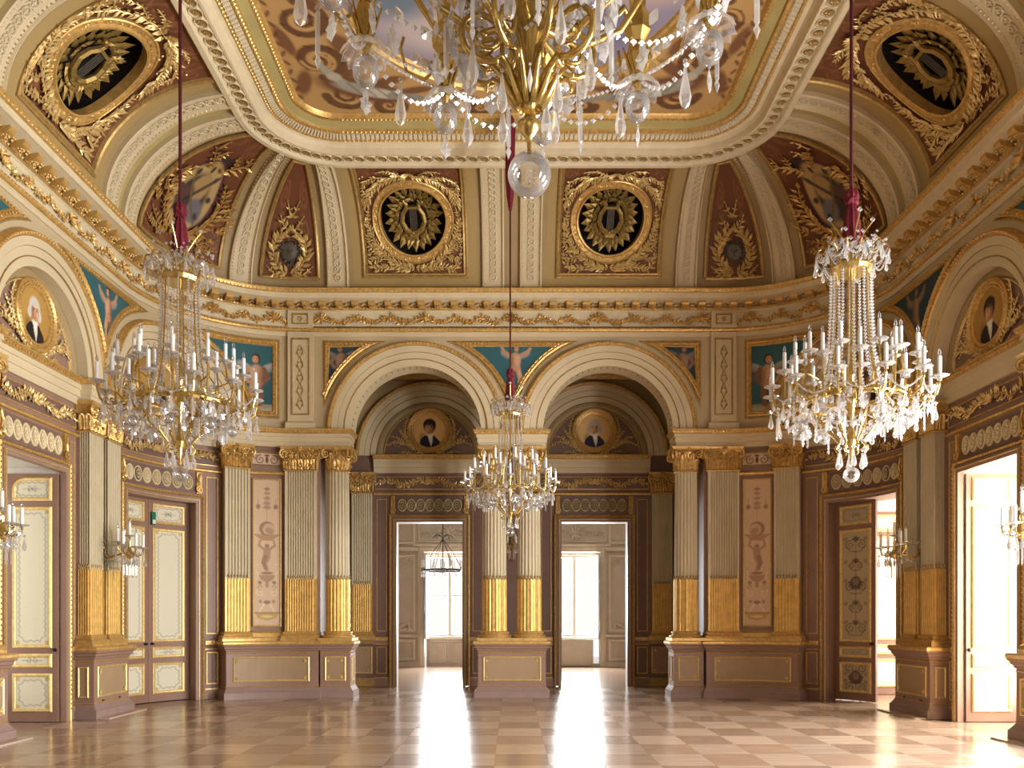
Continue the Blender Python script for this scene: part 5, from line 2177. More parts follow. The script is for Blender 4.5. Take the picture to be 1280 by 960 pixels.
for s in (-1, 1):
    sw = SIDE_WORD[s]
    oculus_panel(s, .70, 3.23, 'russet ceiling panel with a gilt lyre in a round opening, end wall, %s of centre' % sw)
    oculus_panel(s, 10.0, 12.52, 'russet ceiling panel with a gilt lyre in a round opening, above the %s wall' % sw, .12)
    # pointed panel between two ribs, with a mask in a laurel wreath
    f = CM[s]

    def span(ta, tb, va, vb, m, n=18):
        """Left and right edges of a panel that keeps m metres clear of the lines ta and tb."""
        L, Rr = [], []
        for v in np.linspace(va, vb, n):
            a = ta + m / tscale(ta, v)
            b = tb - m / tscale(tb, v)
            if a > b - .02:
                a = b = (a + b) / 2
            L.append((a, v))
            Rr.append((b, v))
        return L, Rr
    for (ta, tb, va, vb, m, nm, lab) in ((3.77, 5.45, .085, .93, .18, 'pointed', 'pointed russet ceiling panel with a dark mask in a gilt wreath, %s corner' % sw),
                                         (5.97, 8.79, .085, .965, .20, 'trophy', 'russet ceiling panel with a painted trophy of music in an oval, %s corner' % sw)):
        L, Rr = span(ta, tb, va, vb, m)
        tc = (ta + tb) / 2
        t = thing('ceiling_panel', lab, 'ceiling panel', tuple(f(np.array([[tc, .4, 0]], float))[0]), kind='thing')
        W = (tb - ta) * .8
        vm = (va + vb) / 2
        p = Paint(2.0, 2.0, .022 if nm == 'trophy' else .03, '6e432b')
        if nm == 'trophy':
            russet_scrolls(p)
            p.ell(0, -.12, .60, .60, '54303a', 0, .12)
            p.ell(0, -.12, .52, .53, 'b89a66', 0, .1)
            p.ell(0.02, -.18, .36, .36, '40362f', 0, .3)
            p.ell(-.05, -.02, .22, .20, 'a98c5c', 0, .2)
            p.ell(-.2, -.34, .2, .16, '6d6a70', .6, .4)
            p.ell(.2, -.2, .2, .14, '5b4038', -.5, .4)
            p.stroke([(-.35, .22), (.35, -.48)], .03, '2d2a28', .9)
            p.stroke([(.38, .18), (-.3, -.5)], .025, '6e5a3c', .9)
            for i in range(8):
                a = 2 * PI * i / 8
                p.ell(.40 * math.cos(a), -.12 + .40 * math.sin(a), .06, .045, '3c3a34', a, .5)
            p.stroke([(-.4, .45), (-.1, .5), (.2, .46), (.45, .52)], .05, '33302f', .8)
        else:
            for yy in (-.75, -.2, .35):
                for sx in (-1, 1):
                    p.scroll(sx * .55, yy, .25, 1.6, PI / 2, sx, .03, '8e5e3c', .7)
        mb = MB()
        Lc = np.array(L)
        Rc = np.array(Rr)

        def chart(x, y, w):
            v = va + (y + 1) / 2 * (vb - va)
            a = np.interp(v, Lc[:, 1], Lc[:, 0])
            b = np.interp(v, Rc[:, 1], Rc[:, 0])
            return np.stack([a + (b - a) * (x + 1) / 2, v, w], 1)
        p.mesh(f, chart, 'field', t, .005)
        mb = MB()
        P = np.array(L + list(reversed(Rr)) + [L[0]])
        # close the bottom edge with intermediate points
        bot = [(Rr[0][0] + (L[0][0] - Rr[0][0]) * i / 10, va) for i in range(1, 10)]
        P = np.array(L + list(reversed(Rr)) + bot + [L[0]])
        P3 = f(np.stack([P[:, 0], P[:, 1], np.full(len(P), .02)], 1))
        mb.tube([tuple(q) for q in P3], .04, 6)
        mb.build('panel_frame', 'gold_dull', t)
        mb = MB()
        if nm == 'pointed':
            vc = .27
            g = chartmap(s, tc, vc)
            for sg in (-1, 1):
                c0 = spiral(0, 0, .34, .33, -PI / 2 + sg * .1, .42, 16, sg)
                c0 = [(x * .95, y * 1.15) for x, y in c0]
                branch(mb, c0, .19, .085, .03, .42, taper=.1)
                branch(mb, [(sg * .02, .36), (sg * .14, .46), (sg * .20, .60)], .16, .09, .03, .42)
                branch(mb, [(0, .62), (sg * .06, .74), (sg * .10, .88)], .13, .10, .03, .4)
                branch(mb, [(sg * .1, -.46), (sg * .3, -.42), (sg * .42, -.3)], .13, .09, .03, .4)
                mb.build('laurel', 'gold_leaf', t, g, kind='stuff')
                mb = MB()
            mb.disc([(.20, .0), (.19, .05), (.14, .09), (.06, .11), (0, .115)], n=14)
            for i in range(26):
                a = random.uniform(0, 2 * PI)
                rr = random.uniform(.12, .2)
                mb.leaf(rr * math.cos(a), rr * math.sin(a), a, .10, .06, .07, .5)
            for e in (-.05, .05):
                mb.bead((e, .115, .03), .02)
            mb.tube([(0, .115, .03), (0, .135, -.03)], .02, 5)
            mb.tube([(-.04, .11, -.07), (.04, .11, -.07)], .012, 5)
            mb.build('mask', 'bronze', t, g)
        else:
            g = chartmap(s, tc, .42)
            for sg in (-1, 1):
                c0 = spiral(0, 0, .56, .60, -PI / 2 + sg * .08, .36, 18, sg)
                branch(mb, c0, .20, .085, .03, .42, taper=.2)
                branch(mb, [(sg * .25, -.62), (sg * .5, -.6), (sg * .78, -.45)], .17, .09, .03, .42)
                branch(mb, [(sg * .70, -.1), (sg * .78, .1), (sg * .74, .32)], .15, .09, .03, .42)
                branch(mb, [(sg * .45, -.72), (sg * .66, -.66), (sg * .86, -.62)], .14, .07, .03, .42)
                branch(mb, [(sg * .74, -.3), (sg * .88, -.2), (sg * .94, -.02)], .13, .07, .03, .42)
                branch(mb, [(sg * .10, .62), (sg * .22, .78), (sg * .12, .98)], .13, .07, .03, .42)
                branch(mb, [(sg * .2, .74), (sg * .36, .9), (sg * .30, 1.08)], .15, .09, .03, .42)
                mb.build('laurel', 'gold', t, g, kind='stuff')
                mb = MB()

# ------------------------------------------------------------------ frame of the flat ceiling
frame = struct('trim_2', (0, 15.0, 10.1))
FP = [0.0, FX] + [FX + FR * PI / 2 * i / 14 for i in range(1, 15)] + [FX + FR * PI / 2 + 17.5]
FU2 = FX + FR * PI / 2
ros = MB()
ros.disc([(.078, -.0), (.066, .012), (.0, .004)], n=12)
for i in range(6):
    ros.leaf(0, 0, PI / 3 * i, .062, .042, .008, .4)
ros.disc([(.018, .01), (.012, .026), (.0, .03)], n=6)
ros_mesh = protomesh(ros, 'rosette', 'gold_dull')
for s in (-1, 1):
    f = FM[s]
    mb = MB()
    mb.sweep(FP, [(-.12, 10.0), (-.10, 9.97), (-.02, 9.97), (.0, 9.99), (.02, 10.03), (.02, 10.04), (.22, 10.04), (.23, 10.02), (.27, 10.02), (.28, 10.05), (.30, 10.12), (.34, 10.17), (.40, 10.19)])
    mb.build('frame_moulding', 'cream2', frame, f)
    mb = MB()
    mb.sweep(FP, [(.40, 10.19), (.41, 10.175), (.45, 10.18), (.455, 10.21)])
    mb.sweep(FP, [(.57, 10.25), (.58, 10.225), (.64, 10.24), (.65, 10.28)])
    for u in uline(.03, FU2 + 9, .08):
        mb.bead((u, .43, 10.178), .022)
        mb.bead((u, .615, 10.235), .028)
    mb.build('gilt_moulding', 'gold', frame, f)
    mb = MB()
    mb.sweep(FP, [(.455, 10.20), (.46, 10.205), (.565, 10.245), (.57, 10.25)])
    for u in uline(.03, FU2 + 9, .085):
        mb.loft([[(u - .028, .465, 10.20), (u + .028, .465, 10.20), (u + .028, .56, 10.235), (u - .028, .56, 10.235)], [(u - .02, .47, 10.175), (u + .02, .47, 10.175), (u + .02, .555, 10.21), (u - .02, .555, 10.21)]], 0, True, False, True)
    mb.build('dentil_band', 'cream2', frame, f)
    mb = MB()
    mb.sweep(FP, [(.65, 10.27), (.66, 10.285), (.80, 10.33), (.80, 10.36)])
    mb.build('olive_band', 'olive', frame, f)
    mb = MB()
    mb.sweep(FP, [(.79, 10.335), (.81, 10.315), (.86, 10.33), (.88, 10.37), (.90, 10.40)])
    for u in uline(.03, FU2 + 9, .075):
        mb.bead((u, .84, 10.318), .024)
    mb.build('gilt_inner_bead', 'gold', frame, f)
    mb = MB()
    for u in uline(.104, FU2 + 8.2, .208):
        mb.arc(0, 0, [(.085, 0), (.09, .03), (.10, .03), (.104, 0)], 0, 2 * PI, 12)
        k = 4 * 13
        V = mb.v[-k:]
        mb.v[-k:] = [(u + x, .12 + z, 10.04 - y) for x, y, z in V]
    mb.build('guilloche', 'cream2', frame, f)
    for u in uline(.104, FU2 + 8.2, .208):
        P = f(np.array([[u, .12, 10.038]], float))[0]
        m = Matrix.Translation(Vector(P)) @ Matrix.Rotation(-PI / 2, 4, 'X')
        inst('rosette', ros_mesh, frame, m)

# flat painted ceiling
p = Paint(7.4, 4.2, .026, 'b8925c')
yo = 12.9
dk, dk2 = '5a3826', '6e4630'
for sx in (-1, 1):
    for (x, y, r, tn, a0, sg) in ((3.05, .55, .42, 1.6, PI / 2, 1), (3.1, -.35, .40, 1.6, -PI / 2, -1), (2.75, 1.45, .36, 1.5, 0, 1), (2.1, 1.72, .26, 1.5, PI, -1), (1.2, 1.75, .22, 1.6, 0, 1), (.55, 1.78, .20, 1.5, PI, -1), (3.1, -1.3, .4, 1.6, PI / 2, 1)):
        p.scroll(sx * x, y, r, tn, a0 if sx > 0 else PI - a0, sg * sx, .085, dk, .9)
        p.scroll(sx * x, y, r * .62, tn * .8, a0 + 1.5, sg * sx, .03, 'c99f62', .8, False)
    for (x, y, rx, ry, rot) in ((3.45, .1, .10, .35, .2), (2.55, .75, .30, .12, .8), (3.4, 1.1, .12, .34, -.3), (2.0, 1.05, .28, .10, .3), (1.6, 1.3, .30, .09, .2), (.9, 1.5, .30, .08, 0), (2.9, -.9, .2, .3, 0), (2.6, .2, .16, .3, .4)):
        p.ell(sx * x, y, rx, ry, dk2, rot * sx, .5, .9)
    for k in range(16):
        p.ell(sx * (.3 + .2 * k), 1.98 - .0 * k, .07, .03, dk, .5 * (-1) ** k, .5, .8)
        p.ell(sx * 3.55, 1.7 - .22 * k, .03, .08, dk, .5 * (-1) ** k, .5, .8)
    # reclining grisaille figures
    p.ell(sx * 2.45, 1.28, .78, .30, dk2, sx * -.35, .4, .95)
    p.ell(sx * 2.45, 1.30, .50, .15, '9b9686', sx * -.35, .4)
    p.ell(sx * 2.15, 1.40, .34, .12, 'bdb6a2', sx * -.2, .5)
    p.stroke([(sx * 2.75, 1.12), (sx * 2.95, .85), (sx * 3.05, .65)], .085, 'a39d8c', 1, .05)
    p.ell(sx * 2.88, .95, .12, .10, 'b5ac98', 0, .4)
    p.stroke([(sx * 2.0, 1.45), (sx * 1.6, 1.50), (sx * 1.25, 1.58)], .09, '8e897a', 1, .04)
    for k in range(5):
        p.stroke([(sx * (2.7 - .22 * k), 1.10 + .06 * k), (sx * (2.5 - .22 * k), 1.42 + .05 * k)], .018, '6c685c', .7)
# inner oval sky
p.ell(0, 11.3 - yo, 2.75, 2.85, 'b38a4c', 0, .05)
p.ell(0, 11.3 - yo, 2.62, 2.72, '8d8496', 0, .04)
for (x, y, rx, ry, c) in ((-1.2, .2, .8, .45, 'c6b6ac'), (1.3, .1, .6, .5, '6d6a80'), (.3, -.3, .7, .4, 'b9a89c'), (-1.7, -.5, .5, .4, '5d7480'), (1.8, -.8, .6, .4, 'c3a58c'), (.2, .75, .9, .3, '8a7a86')):
    p.ell(x, y + 11.3 - yo + 1.3, rx, ry, c, .3, .9, .8)
p.mesh(lambda P: np.stack([P[:, 0], P[:, 2] + yo, np.full(len(P), 10.40)], 1), lambda x, y, w: np.stack([x, w, y], 1), 'painted_ceiling', ceiling)
mb = MB()
mb.box(-4.0, 4.0, -3, 10.81, 10.40, 10.5, us=[-4.0, 4.0])
mb.box(-5.2, 5.2, -3, 16.4, 10.52, 10.7, us=[-5.2, 5.2])
mb.build('ceiling_slab', 'tan', ceiling)
mb = MB()
loops = []
for i in range(73):
    a = 2 * PI * i / 72
    c, s_ = math.cos(a), math.sin(a)
    loops.append([((2.70 + r) * c, 11.3 + (2.80 + r) * s_, z) for r, z in ((-.10, 10.40), (-.08, 10.36), (-.03, 10.35), (0, 10.30), (.05, 10.34), (.08, 10.36), (.12, 10.40))])
mb.loft(loops, 0, closed=False)
mb.build('oval_moulding', 'gold', ceiling)
# outer shell closing the room above the cove
mb = MB()
for s in (-1, 1):
    mb.box(s * 7.7 - .1, s * 7.7 + .1, -3, 18.4, 5.2, 10.7, us=[s * 7.7 - .1, s * 7.7 + .1])
mb.box(-7.8, 7.8, 18.3, 18.5, 7.6, 10.7, us=[-7.8, 7.8])
mb.box(-7.8, -5.2, -3, 18.4, 10.6, 10.7, us=[-7.8, -5.2])
mb.box(5.2, 7.8, -3, 18.4, 10.6, 10.7, us=[5.2, 7.8])
mb.box(-5.2, 5.2, 16.4, 18.4, 10.6, 10.7, us=[-5.2, 5.2])
mb.build('roof_void_shell', 'tan', ceiling)

# ------------------------------------------------------------------ crystal pieces shared by all the lights
def _pear(L, r, n=6, cap=.02):
    mb = MB()
    mb.lathe([(0, 0), (r * .25, -L * .08), (r * .35, -L * .25), (r * .8, -L * .58), (r, -L * .75), (r * .7, -L * .92), (0, -L)], n=n)
    mb.bead((0, 0, cap), cap)
    return protomesh(mb, 'teardrop', 'crystal')


def _spear(L, r):
    mb = MB()
    mb.lathe([(r * .6, 0), (r, -.01), (r, -L * .72), (r * .5, -L * .76), (r * 1.25, -L * .84), (0, -L)], n=4)
    mb.bead((0, 0, r * 1.2), r * 1.4)
    return protomesh(mb, 'spear', 'crystal')


def _plaque(L, w):
    mb = MB()
    out = [(0, 0), (.25, -.12), (.18, -.25), (.5, -.42), (.36, -.55), (.42, -.72), (.18, -.85), (0, -1), (-.18, -.85), (-.42, -.72), (-.36, -.55), (-.5, -.42), (-.18, -.25), (-.25, -.12)]
    n = len(out)
    V = [(x * w, 0, z * L) for x, z in out] + [(0, w * .16, -L * .5), (0, -w * .16, -L * .5)]
    mb.add(V, [(i, (i + 1) % n, n) for i in range(n)] + [((i + 1) % n, i, n + 1) for i in range(n)])
    mb.bead((0, 0, .012), .014)
    return protomesh(mb, 'plaque', 'crystal')


def _ball(r, n=20, m=12, mt='glassball'):
    mb = MB()
    mb.lathe([(r * math.sin(PI * i / m), -r * math.cos(PI * i / m)) for i in range(m + 1)], n=n)
    return protomesh(mb, 'glass_ball', mt, smooth=True)


def _ros(r):
    mb = MB()
    n = 8
    V = [(r * (1 if i % 2 else .8) * math.cos(2 * PI * i / n), 0, r * (1 if i % 2 else .8) * math.sin(2 * PI * i / n)) for i in range(n)] + [(0, r * .4, 0), (0, -r * .4, 0)]
    mb.add(V, [(i, (i + 1) % n, n) for i in range(n)] + [((i + 1) % n, i, n + 1) for i in range(n)])
    return protomesh(mb, 'crystal_rosette', 'crystal')


P_PEAR, P_SPEAR, P_PLQ, P_ROS = _pear(.15, .026), _spear(.21, .011), _plaque(.13, .085), _ros(.036)
P_BALL, P_BALLS = _ball(.078), _ball(.058, 14, 9)
P_PEARL = _pear(.30, .042, 8)
P_SPEARL = _spear(.36, .017)
P_PLQL = _plaque(.20, .13)
P_BALLB, P_BALLM = _ball(.125, 28, 18), _ball(.088, 20, 12)

mb = MB()
mb.lathe([(.019, 0), (.019, .20), (.014, .205), (.010, .21)], n=10)
CANDLE = protomesh(mb, 'candle', 'candle')
mb = MB()
mb.lathe([(.010, .21), (.016, .228), (.013, .25), (.004, .272), (0, .278)], n=8)
BULB = protomesh(mb, 'bulb', 'glassball', smooth=True)
mb = MB()
mb.lathe([(.012, -.03), (.02, -.02), (.018, 0), (.075, .012), (.08, .022), (.07, .02), (.018, .008)], n=12, ribs=.05)
PAN = protomesh(mb, 'drip_pan', 'crystal')
mb = MB()      # petals of cut glass over a ball
n_ = 24
mb.loft([[(r * (1.0 if k % 2 else q) * math.cos(2 * PI * k / n_), r * (1.0 if k % 2 else q) * math.sin(2 * PI * k / n_), z - (.0 if k % 2 else dz)) for k in range(n_)]
         for r, z, q, dz in ((.012, .065, 1, 0), (.05, .066, .97, .002), (.09, .052, .95, .006), (.125, .018, .93, .010), (.145, -.03, .86, -.018))], 0)
PETAL = protomesh(mb, 'petal_cup', 'crystal')


def T(x, y, z, rz=0.0, sc=1.0):
    return Matrix.Translation((x, y, z)) @ Matrix.Rotation(rz, 4, 'Z') @ Matrix.Diagonal((sc, sc, sc, 1))


def strand(mb, pts, r0, r1, gap=1.7):
    """Beads threaded along a polyline."""
    L = [0.0]
    for i in range(1, len(pts)):
        L.append(L[-1] + (Vector(pts[i]) - Vector(pts[i - 1])).length)
    d, j = 0.0, 0
    while d <= L[-1]:
        while j < len(L) - 2 and L[j + 1] < d:
            j += 1
        k = (d - L[j]) / max(1e-9, L[j + 1] - L[j])
        p = Vector(pts[j]).lerp(Vector(pts[j + 1]), k)
        r = r0 + (r1 - r0) * d / L[-1]
        mb.bead(tuple(p), r)
        d += r * gap


def sag(a, b, drop, n=10):
    a, b = Vector(a), Vector(b)
    return [tuple(a.lerp(b, i / n) - Vector((0, 0, drop * 4 * (i / n) * (1 - i / n)))) for i in range(n + 1)]


def small_chandelier(loc, label, top_z, group):
    x0, y0, z0 = loc
    t = thing('chandelier', label, 'chandelier', loc, group)
    O = lambda r, a, z: (x0 + r * math.cos(a), y0 + r * math.sin(a), z0 + z)
    rnd = random.Random(int(x0 * 100) + 5)
    mb = MB()
    mb.tube([(x0, y0, z0 + 1.95), (x0, y0, top_z)], .017, 6)
    mb.build('cord', 'cord', t)
    mb = MB()
    mb.lathe([(.02, 2.10), (.05, 2.09), (.068, 2.03), (.058, 1.97), (.04, 1.94), (.06, 1.86), (.075, 1.74), (.085, 1.60), (.078, 1.56), (.03, 1.56)], loc, 18, ribs=.09)
    mb.tube([O(.05, k, 1.97 + .02 * math.sin(3 * k)) for k in np.linspace(0, 6.3, 14)], .022, 5)
    mb.build('velvet_tassel', 'red', t)
    mb = MB()
    mb.lathe([(.012, 1.62), (.012, .6), (.02, .55), (.014, .5), (.025, .36), (.04, .26), (.022, .18), (.03, .08), (.05, .02), (.035, -.06), (.02, -.2), (.03, -.3), (.055, -.38), (.03, -.45), (.014, -.55), (.014, -.62)], loc, 12)
    for k in range(6):
        a = 2 * PI * k / 6
        mb.tube([O(.175, a, 1.30), O(.185, a, .9), O(.21, a, .5), O(.25, a, .25), O(.31, a, .05)], .008, 5)
    mb.build('stem', 'brass', t)
    # crown
    mb = MB()
    mb.lathe([(.16, 1.26), (.185, 1.27), (.20, 1.31), (.185, 1.34), (.165, 1.34)], loc, 24)
    for k in range(12):
        a = 2 * PI * k / 12
        mb.tube([O(.18, a, 1.32), O(.20, a, 1.45), O(.27, a, 1.52), O(.33, a, 1.49), O(.345, a, 1.43)], .009, 5)
        if k % 3 == 0:
            mb.tube([O(.05, a, 1.45), O(.08, a, 1.6), O(.16, a, 1.72), O(.21, a, 1.78)], .007, 4)
    mb.build('crown', 'brass', t)
    mb = MB()
    for k in range(12):
        a, b = 2 * PI * k / 12, 2 * PI * (k + 1) / 12
        strand(mb, sag(O(.345, a, 1.43), O(.345, b, 1.43), .09), .011, .011)
        strand(mb, sag(O(.33, a, 1.45), O(.20, a, 1.32), .05), .011, .011)
        for q in range(16):
            aa = a + rnd.uniform(-.2, .2)
            mb.bead(O(rnd.uniform(.12, .33), aa, 1.50 + rnd.uniform(-.10, .09)), rnd.uniform(.014, .024))
        if k % 3 == 0:
            mb.bead(O(.21, a, 1.80), .028)
    mb.build('bead_garland', 'crystal', t, kind='stuff')
    for k in range(12):
        a = 2 * PI * k / 12
        inst('teardrop', P_PEAR, t, Matrix.Translation(O(.345, a, 1.40)) @ Matrix.Scale(.75, 4))
        inst('crystal_rosette', P_ROS, t, Matrix.Translation(O(.27, a + .25, 1.45)) @ Matrix.Rotation(a + PI / 2, 4, 'Z'))
    for k in range(12):
        a = 2 * PI * (k + .5) / 12
        mb = MB()
        strand(mb, [O(.19, a, 1.28), O(.195, a, .9), O(.215, a, .5), O(.26, a, .25), O(.33, a, .07)], .016, .023, 1.8)
        mb.build('bead_strand', 'crystal', t)
    # hoop with scrollwork
    mb = MB()
    for rr, zz, hh in ((.50, .0, .028), (.34, .04, .018)):
        mb.lathe([(rr - .02, zz - hh), (rr + .02, zz - hh), (rr + .03, zz), (rr + .02, zz + hh), (rr - .02, zz + hh), (rr - .02, zz - hh)], loc, 36)
    for k in range(16):
        a = 2 * PI * k / 16
        pts = [O(.51 + .02 * math.sin(q), a + .075 * math.cos(q) * (1 - i / 20), .01 + .07 * math.sin(q) * (1 - i / 20)) for i, q in enumerate(np.linspace(0, 8, 16))]
        mb.tube(pts, .009, 4)
        mb.tube([O(.34, a, .03), O(.42, a, .07), O(.5, a, .01)], .008, 4)
    mb.build('hoop', 'brass', t)
    # arms with candles
    tiers = [(12, .0, .78, .13, .50, 0.0), (12, .5, .63, .33, .48, .02), (8, .25, .45, .46, .34, .04)]
    for n, off, R, zc, ri, zi in tiers:
        for k in range(n):
            a = 2 * PI * (k + off) / n
            mb = MB()
            d = R - ri
            pts = [O(ri, a, zi), O(ri + d * .25, a, zi - .05), O(ri + d * .6, a, zi - .08), O(ri + d * .92, a, zi - .02), O(R, a, zc - .06), O(R, a, zc)]
            if n == 8:
                pts = [O(ri, a, zi), O(ri + .02, a, .2), O(R + .02, a, .25), O(R, a, zc)]
            mb.tube(pts, .011, 5)
            if n != 8:
                mb.tube([O(ri + d * .5 + .06 * math.cos(q) * (1 - q / 9), a, zi - .02 + .06 * math.sin(q) * (1 - q / 9)) for q in np.linspace(3.6, 9, 12)], .008, 4)
            arm = mb.build('arm', 'brass', t)
            p = O(R, a, zc)
            inst('drip_pan', PAN, arm, T(*p))
            inst('candle', CANDLE, arm, T(*p))
            inst('bulb', BULB, arm, T(*p))
    # hanging crystal below the hoop
    for k in range(24):
        a = 2 * PI * k / 24
        inst('teardrop' if k % 2 else 'spear', P_PEAR if k % 2 else P_SPEAR, t, T(*O(.72 + .04 * (k % 2), a, -.06 - .05 * rnd.random()), a))
    for k in range(20):
        a = 2 * PI * (k + .4) / 20
        inst('plaque', P_PLQ, t, T(*O(.60, a, -.07 - .08 * rnd.random()), a + PI / 2 + rnd.uniform(-.5, .5)))
        inst('spear' if k % 2 else 'teardrop', P_SPEAR if k % 2 else P_PEAR, t, T(*O(.46, a, -.15 - .08 * rnd.random()), a))
    for k in range(8):
        a = 2 * PI * (k + .2) / 8
        inst('petal_cup', PETAL, t, T(*O(.52, a, -.20), a, .7))
        inst('glass_ball', P_BALLS, t, T(*O(.52, a, -.26), a))
        inst('plaque', P_PLQ, t, T(*O(.33, a + .3, -.20), a + PI / 2))
    for k in range(24):
        a = 2 * PI * k / 24
        inst('plaque', P_PLQ, t, T(*O(.69, a, -.03 - .09 * rnd.random()), a + PI / 2 + rnd.uniform(-.7, .7), .85))
    for k in range(56):
        a = rnd.uniform(0, 2 * PI)
        inst('crystal_rosette', P_ROS, t, T(*O(rnd.uniform(.3, .72), a, rnd.uniform(-.12, .10)), a + PI / 2 + rnd.uniform(-.6, .6), rnd.uniform(.8, 1.3)))
    mb = MB()
    for k in range(12):
        a, b = 2 * PI * k / 12, 2 * PI * (k + 1) / 12
        strand(mb, sag(O(.76, a, .08), O(.76, b, .08), .12), .012, .012)
        strand(mb, sag(O(.60, a, -.03), O(.40, b, -.1), .07), .012, .012)
        strand(mb, sag(O(.40, a, -.1), O(.22, a, -.28), .06), .012, .012)
    mb.build('bead_swag', 'crystal', t, kind='stuff')
    # basket and final ball
    mb = MB()
    for k in range(8):
        a = 2 * PI * k / 8
        mb.tube([O(.34, a, -.02), O(.33, a, -.16), O(.22, a, -.28), O(.12, a, -.40), O(.16, a, -.46), O(.13, a, -.50)], .011, 5)
        mb.tube([O(.25 + .05 * math.cos(q) * (1 - q / 10), a, -.22 + .06 * math.sin(q) * (1 - q / 10)) for q in np.linspace(0, 8, 12)], .008, 4)
    mb.build('basket', 'brass', t)
    for k in range(6):
        a = 2 * PI * (k + .3) / 6
        inst('teardrop', P_PEAR, t, T(*O(.13, a, -.49), a, 1.15))
    inst('glass_ball', P_BALL, t, T(x0, y0, z0 - .72))
    return t


# three alike, hung on crimson cords
small_chandelier((-3.45, 8.9, 3.86), 'crystal chandelier with white candles hanging over the left part of the hall', 10.42, 'hanging crystal chandeliers')
small_chandelier((3.35, 8.45, 3.78), 'crystal chandelier with white candles hanging over the right part of the hall', 10.42, 'hanging crystal chandeliers')
ch = small_chandelier((-.03, 14.75, 3.84), 'distant small chandelier hanging in front of the pair of columns at the far end', 10.42, 'hanging crystal chandeliers')
mb = MB()
mb.lathe([(.03, 10.3), (.07, 10.22), (.10, 10.05), (.085, 9.7), (.095, 9.3), (.07, 8.95), (.03, 8.68), (.018, 8.66)], (-.03, 14.75, 0), 12, ribs=.08)
mb.build('cord_sleeve', 'red', ch)


